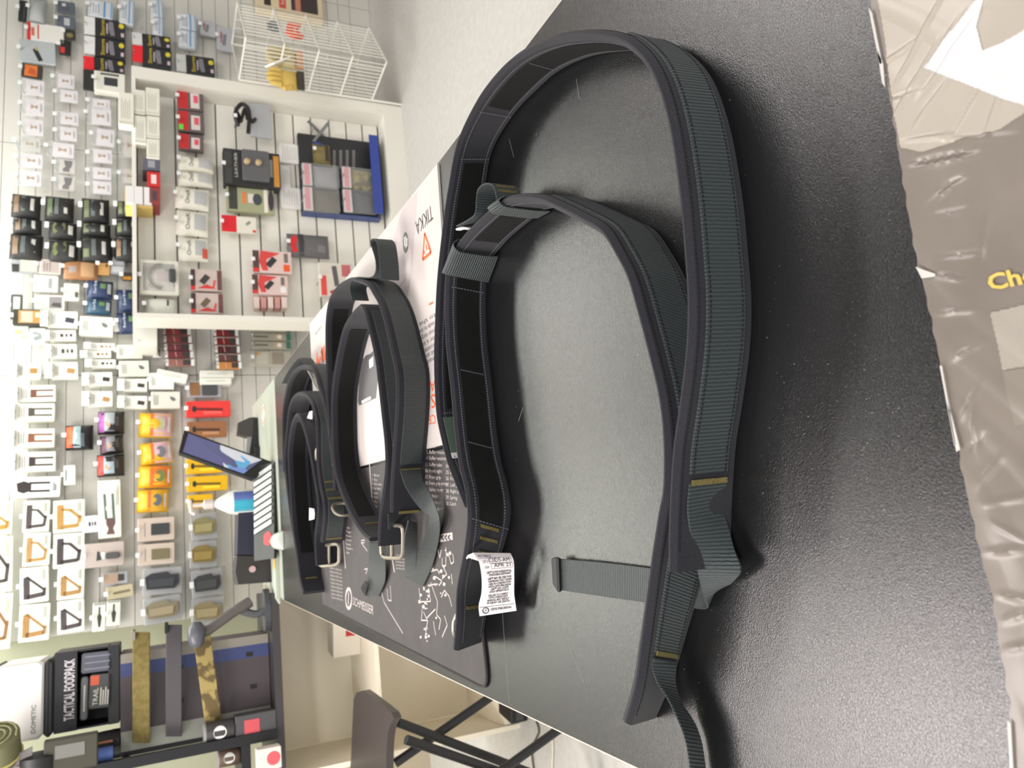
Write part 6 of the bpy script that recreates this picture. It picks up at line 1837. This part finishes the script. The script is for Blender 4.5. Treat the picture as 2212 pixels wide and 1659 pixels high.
MB().box(-.014, -.0315, -.05, .024, -.029, .03).build('grey_label', col((118, 118, 114)), t).matrix_world = Matrix.Translation(ch) @ Matrix.Rotation(ANG, 4, 'Z')
MB().lathe([(.03, -.03), (.055, -.02), (.055, .02), (.03, .03)], 16).build('black_cap', M_BLK, t, smooth=True).matrix_world = Matrix.Translation(ch + WV * .075 - WU * .02 - WN * .006) @ Matrix.Rotation(ANG, 4, 'Z') @ Matrix.Rotation(math.pi / 2, 4, 'Y')
e1 = catmull([ch + WV * .09 + WN * .02, ch + WV * .16 - WU * .03 + WN * .015, V((ch - WU * .05).to_tuple()[:2] + (zsh3 + .014,)) + WN * .02], 16)
ribbon(e1, [p + WU * .035 for p in e1], .004).build('strap', mat('strap_grey', (120, 116, 116), .7), t)
t = thing('rolled_mat', 'rolled olive foam mat on the top rack shelf', 'mat', (0, 0, 0))
c = atn(28, 1640, OR + .0)
mx = Matrix.Rotation(ANG, 4, 'Z')
ax = (WU * .75 + WN * .55).normalized()
c.z = zsh3 + .012 + .062
MB().tube([c - ax * .16, c - ax * .155, c + ax * .10, c + ax * .105], [.050, .058, .060, .052], 20).build('roll', mat('olive_foam', (112, 112, 82), .85), t, smooth=True)
sp = []
for k in range(40):
    a = k * .45
    r_ = .012 + .042 * k / 40
    e1_ = ax.cross(V((0, 0, 1))).normalized()
    sp.append(c + ax * .107 + e1_ * r_ * math.cos(a) + V((0, 0, 1)) * r_ * math.sin(a))
MB().tube(sp, .003, 5).build('spiral_edge', mat('olive_foam_edge', (150, 150, 112), .85), t, smooth=True)
for k, q in enumerate((-.08, .03)):
    MB().tube([c + ax * q + ax.cross(V((0, 0, 1))).normalized() * .0615 * math.cos(a) + V((0, 0, 1)) * .0615 * math.sin(a) for a in [i * math.pi / 10 for i in range(20)]], .0035, 6, closed=True).build('tie_strap', col((206, 190, 120) if k else (60, 60, 58)), t, smooth=True)

# ================================================================== till corner
# barcode scanner on its stand
sc_ = thing('barcode_scanner', 'grey barcode scanner on a curved stand at the desk edge', 'scanner', (0, 0, 0))
o_ = OFF_DESK + .05
h0, h1, h2, h3 = atn(424, 1345, o_ - .05), atn(425, 1398, o_ - .06), atn(452, 1360, o_ - .04), atn(500, 1325, o_ - .02)
MB().tube(catmull([h0, (h0 + h1) / 2 + WN * .004, h1], 12), [.016, .022, .026, .028, .029, .029, .029, .028, .027, .025, .022, .015], 12).build('scan_head', col((92, 94, 102), .35), sc_, smooth=True)
MB().tube(catmull([(h0 + h1) / 2, h2, h3, atn(540, 1300, o_)], 16), [.02, .019, .018, .018, .017, .017, .017, .018, .018, .018, .018, .018, .02, .02, .02, .02], 10).build('handle', col((104, 98, 96), .45), sc_, smooth=True)
b_ = atn(556, 1320, o_)
b_.z = zD + .0005
pb = [b_ + WU * (.075 * math.cos(a)) + WN * (.055 * math.sin(a)) for a in [k * math.pi / 12 for k in range(24)]]
MB().slab([p + V((0, 0, .02)) for p in pb], (0, 0, -.0195)).build('stand_base', col((70, 72, 76), .5), sc_)
MB().tube(catmull([b_ + V((0, 0, .015)), b_ + V((0, 0, .05)) - WU * .01, atn(505, 1318, o_) - V((0, 0, .015))], 12), .014, 8).build('stand_neck', col((90, 92, 96), .5), sc_, smooth=True)

# label printer (dark slab case) on the counter
def prism_px(poly, off, depth, name, m_, parent):
    return MB().slab([atn(x, y, off) for x, y in poly], -WN * depth).build(name, m_, parent)
o_ = OFF_DESK + .08
lp = thing('label_printer', 'dark navy label printer standing behind the keyboard', 'printer', (0, 0, 0))
zb = atn(548, 1180, o_).z
dzp = zD * 0 + .0008 - zb
def lift(o):
    o.location.z += dzp
    return o
lift(prism_px([(473, 1108), (482, 1104), (500, 1102), (548, 1098), (548, 1204), (470, 1202)], o_, .13, 'cover', mat('printer_navy', (46, 48, 64), .4), lp))
lift(prism_px([(470, 1205), (548, 1206), (548, 1262), (472, 1268), (466, 1240)], o_, .13, 'base', mat('printer_black', (54, 52, 50), .5), lp))
lift(prism_px([(505, 1110), (540, 1122), (540, 1126), (503, 1114)], o_ - .001, .002, 'scratched_label', col((96, 96, 108)), lp))
lift(MB().lathe([(.012, 0), (.012, .004)], 12).build('button', col((200, 170, 170)), lp)).matrix_world = Matrix.Translation(atn(503, 1234, o_ - .002) + V((0, 0, dzp))) @ Matrix.Rotation(ANG, 4, 'Z') @ Matrix.Rotation(math.pi / 2, 4, 'X')

# till keyboard
kb = thing('till_keyboard', 'black till keyboard with pale key strips and a red flower mark', 'keyboard', (0, 0, 0))
KQ = [(543, 1010), (590, 1000), (592, 1206), (551, 1210)]
_o = -atz(592, 1100, .012).dot(WN)
KB = [atn(547, 1010, _o + .11), atn(592, 998, _o), atn(592, 1206, _o), atn(549, 1212, _o + .11)]
KN = (KB[1] - KB[0]).cross(KB[3] - KB[0]).normalized()
KN = KN if KN.z > 0 else -KN
MB().slab(KB, -KN * .0115).build('case', M_BLK, kb)
def kpos(u, v, z):
    p = KB[0] + (KB[1] - KB[0]) * u + (KB[3] - KB[0]) * v * (1 - u) + (KB[2] - KB[1]) * v * u
    return p + KN * (z - .012)
for i in range(9):
    v0 = .02 + i * .072
    MB().slab([kpos(.08, v0 + .08, .018), kpos(.92, v0, .018), kpos(.92, v0 + .045, .018), kpos(.08, v0 + .125, .018)], -KN * .0055).build('key_strip', col((196, 202, 196), .4), kb)
fl_ = MB()
for k in range(5):
    a = k * 2 * math.pi / 5
    c = kpos(.7 + .1 * math.cos(a), .79 + .035 * math.sin(a), .0135)
    k1_, k2_ = (KB[1] - KB[0]).normalized(), (KB[3] - KB[0]).normalized()
    fl_.slab([c + k1_ * (.014 * math.cos(b)) + k2_ * (.014 * math.sin(b)) for b in [j * math.pi / 4 for j in range(8)]], -KN * .0012)
fl_.build('red_flower_mark', col((220, 44, 50)), kb)

# monitor leaning behind the keyboard
mo = thing('till_monitor', 'slim till monitor with blue and white screen, seen edge on', 'monitor', (0, 0, 0))
Q = [atn(398, 929, OFF_DESK + .10), atn(597, 1001, OFF_DESK + .02), atn(545, 1034, OFF_DESK - .02), atn(386, 977, OFF_DESK + .06)]
mn = (Q[1] - Q[0]).cross(Q[3] - Q[0]).normalized()
if mn.dot(CAM - Q[0]) < 0:
    mn = -mn
MB().slab(Q, -mn * .02).build('bezel', M_BLK, mo)
def mq(u, v, d=.001):
    p = Q[0].lerp(Q[1], u)
    q = Q[3].lerp(Q[2], u)
    return p.lerp(q, v) + mn * d
def mpoly(pts, d, name, rgb, e):
    MB().slab([mq(u, v, d) for u, v in pts], -mn * .0006).build(name, mat(name + '_%d_%d_%d' % rgb, rgb, .25, emit=e), mo)
mpoly([(.05, .08), (.86, .08), (.86, .93), (.05, .93)], .001, 'screen', (92, 92, 132), .25)
mpoly([(.40, .08), (.86, .08), (.80, .5), (.72, .93), (.60, .93), (.46, .5)], .0014, 'screen_white', (196, 198, 208), .3)
mpoly([(.56, .5), (.66, .22), (.80, .36), (.82, .80), (.70, .93), (.62, .86)], .0018, 'screen_blue', (92, 160, 200), .3)
mpoly([(.64, .88), (.80, .70), (.86, .74), (.86, .93), (.66, .93)], .0021, 'screen_indigo', (112, 136, 192), .3)
MB().tube([mq(.97, .5, -.02), V((mq(.97, .5, -.05).x, mq(.97, .5, -.05).y, .004))], .012, 8).build('stand', M_BLK, mo)

# card terminal on a stand
ct = thing('card_terminal', 'black card terminal on a stand behind the monitor', 'terminal', (0, 0, 0))
o_ = OFF_DESK + .36
P = lambda pts: [(400 + x / 8.296, 860 + y / 8.296) for x, y in pts]
prism_px(P([(950, 440), (1150, 350), (1225, 340), (1225, 670), (1120, 690), (935, 640)]), o_, .05, 'terminal', mat('terminal_black', (62, 58, 58), .5), ct)
prism_px(P([(1225, 340), (1300, 352), (1315, 1020), (1160, 990), (1212, 680)]), o_, .06, 'stand_plate', M_BLK, ct)
prism_px(P([(1115, 690), (1200, 670), (1150, 1000), (1085, 960)]), o_ + .01, .03, 'grey_arm', col((150, 148, 150), .4), ct)
bp3 = atn(558, 990, o_)
MB().box(-.05, -.05, 0, .05, .05, .02).build('base', M_BLK, ct).location = (bp3.x, bp3.y + .03, .0008)
# sanitiser bottle
o_ = OFF_DESK + .10
t, w, h = on_desk('sanitiser_bottle', 'white pump bottle with blue label by the till', 'bottle', (424, 1060, 545, 1114), o_, .05)
p_ = V(t.matrix_world.translation)
t.matrix_world = Matrix.Translation((p_.x, p_.y, .001)) @ Matrix.Rotation(ANG, 4, 'Z')
r_ = w / 2
MB().lathe([(r_ * .95, 0), (r_, .006), (r_, h * .62), (r_ * .9, h * .74), (r_ * .45, h * .94), (r_ * .28, h), (r_ * .28, h * 1.04)], 24).build('bottle', mat('bottle_white', (240, 240, 234), .35), t, smooth=True)
hh = h * 1.04
MB().lathe([(r_ * .38, hh), (r_ * .38, hh + .03), (r_ * .16, hh + .034), (r_ * .14, hh + .07)], 16).build('pump_collar', mat('pump_white', (236, 224, 216), .35), t, smooth=True)
MB().tube([(-r_ * .7, 0, hh + .062), (-r_ * .5, 0, hh + .075), (r_ * .4, 0, hh + .078)], .007, 8).build('pump_nozzle', MATS['pump_white'], t, smooth=True)
def curved(a0, a1, z0, z1, rgb, nm, rr_):
    mb_ = MB()
    n_ = 8
    for i in range(n_ + 1):
        a = a0 + (a1 - a0) * i / n_
        mb_.v += [(rr_ * math.cos(a), rr_ * math.sin(a), z0), (rr_ * math.cos(a), rr_ * math.sin(a), z1)]
    mb_.f = [(2 * i, 2 * i + 2, 2 * i + 3, 2 * i + 1) for i in range(n_)]
    mb_.build(nm, col(rgb, .4), t, smooth=True)
curved(-2.5, -.7, h * .16, h * .68, (64, 178, 206), 'label', r_ * 1.005)
curved(-1.5, -.7, h * .20, h * .68, (108, 128, 196), 'label_corner', r_ * 1.010)
curved(-2.5, -.7, h * .06, h * .16, (226, 228, 236), 'label_foot', r_ * 1.005)
# computer mouse, cups
t = thing('computer_mouse', 'pale computer mouse beside the far belts', 'mouse', atz(607, 1168, .0008))
mb_ = MB().pillow(-.032, -.055, .032, .055, 0, .034, 10, 10)
mb_.build('shell', col((196, 200, 192), .35), t, smooth=True)
MB().box(-.002, -.002, .034, .002, .03, .038).build('wheel', col((150, 140, 130)), t)
ANGC = math.atan2(-.165, 1)
t.rotation_euler = (0, 0, .2)
t = thing('oval_sticker', 'oval sticker with faded red ring on the grey counter end', 'sticker', atz(569, 897, .0003))
el = [V((.045 * math.cos(a), .045 * math.sin(a), 0)) for a in [k * math.pi / 12 for k in range(24)]]
MB().slab([e + V((0, 0, .0006)) for e in el], (0, 0, -.0005)).build('disc', col((198, 194, 182)), t)
rg = MB()
for k in range(24):
    a, b = k * math.pi / 12, (k + 1) * math.pi / 12
    if k % 12 in (2, 3, 4, 9, 10):
        rg.add([(r * math.cos(x), r * math.sin(x), .0009) for r, x in ((.03, a), (.042, a), (.042, b), (.03, b))], [(0, 1, 2, 3)])
rg.build('red_ring', col((206, 132, 122)), t)['kind'] = 'stuff'
t = thing('leaflet', 'grey green leaflet stack at the counter corner', 'leaflet', atz(598, 1248, .0008))
t.rotation_euler = (0, 0, ANG)
for k in range(4):
    MB().box(-.09 + .006 * k, -.06, .003 * k, .09, .06 - .004 * k, .003 * k + .0028).build('sheet', col((176, 184, 172) if k % 2 else (190, 196, 184)), t)
MB().box(.03, -.062, .012, .075, -.01, .0125).build('yellow_print', col((214, 178, 92)), t)
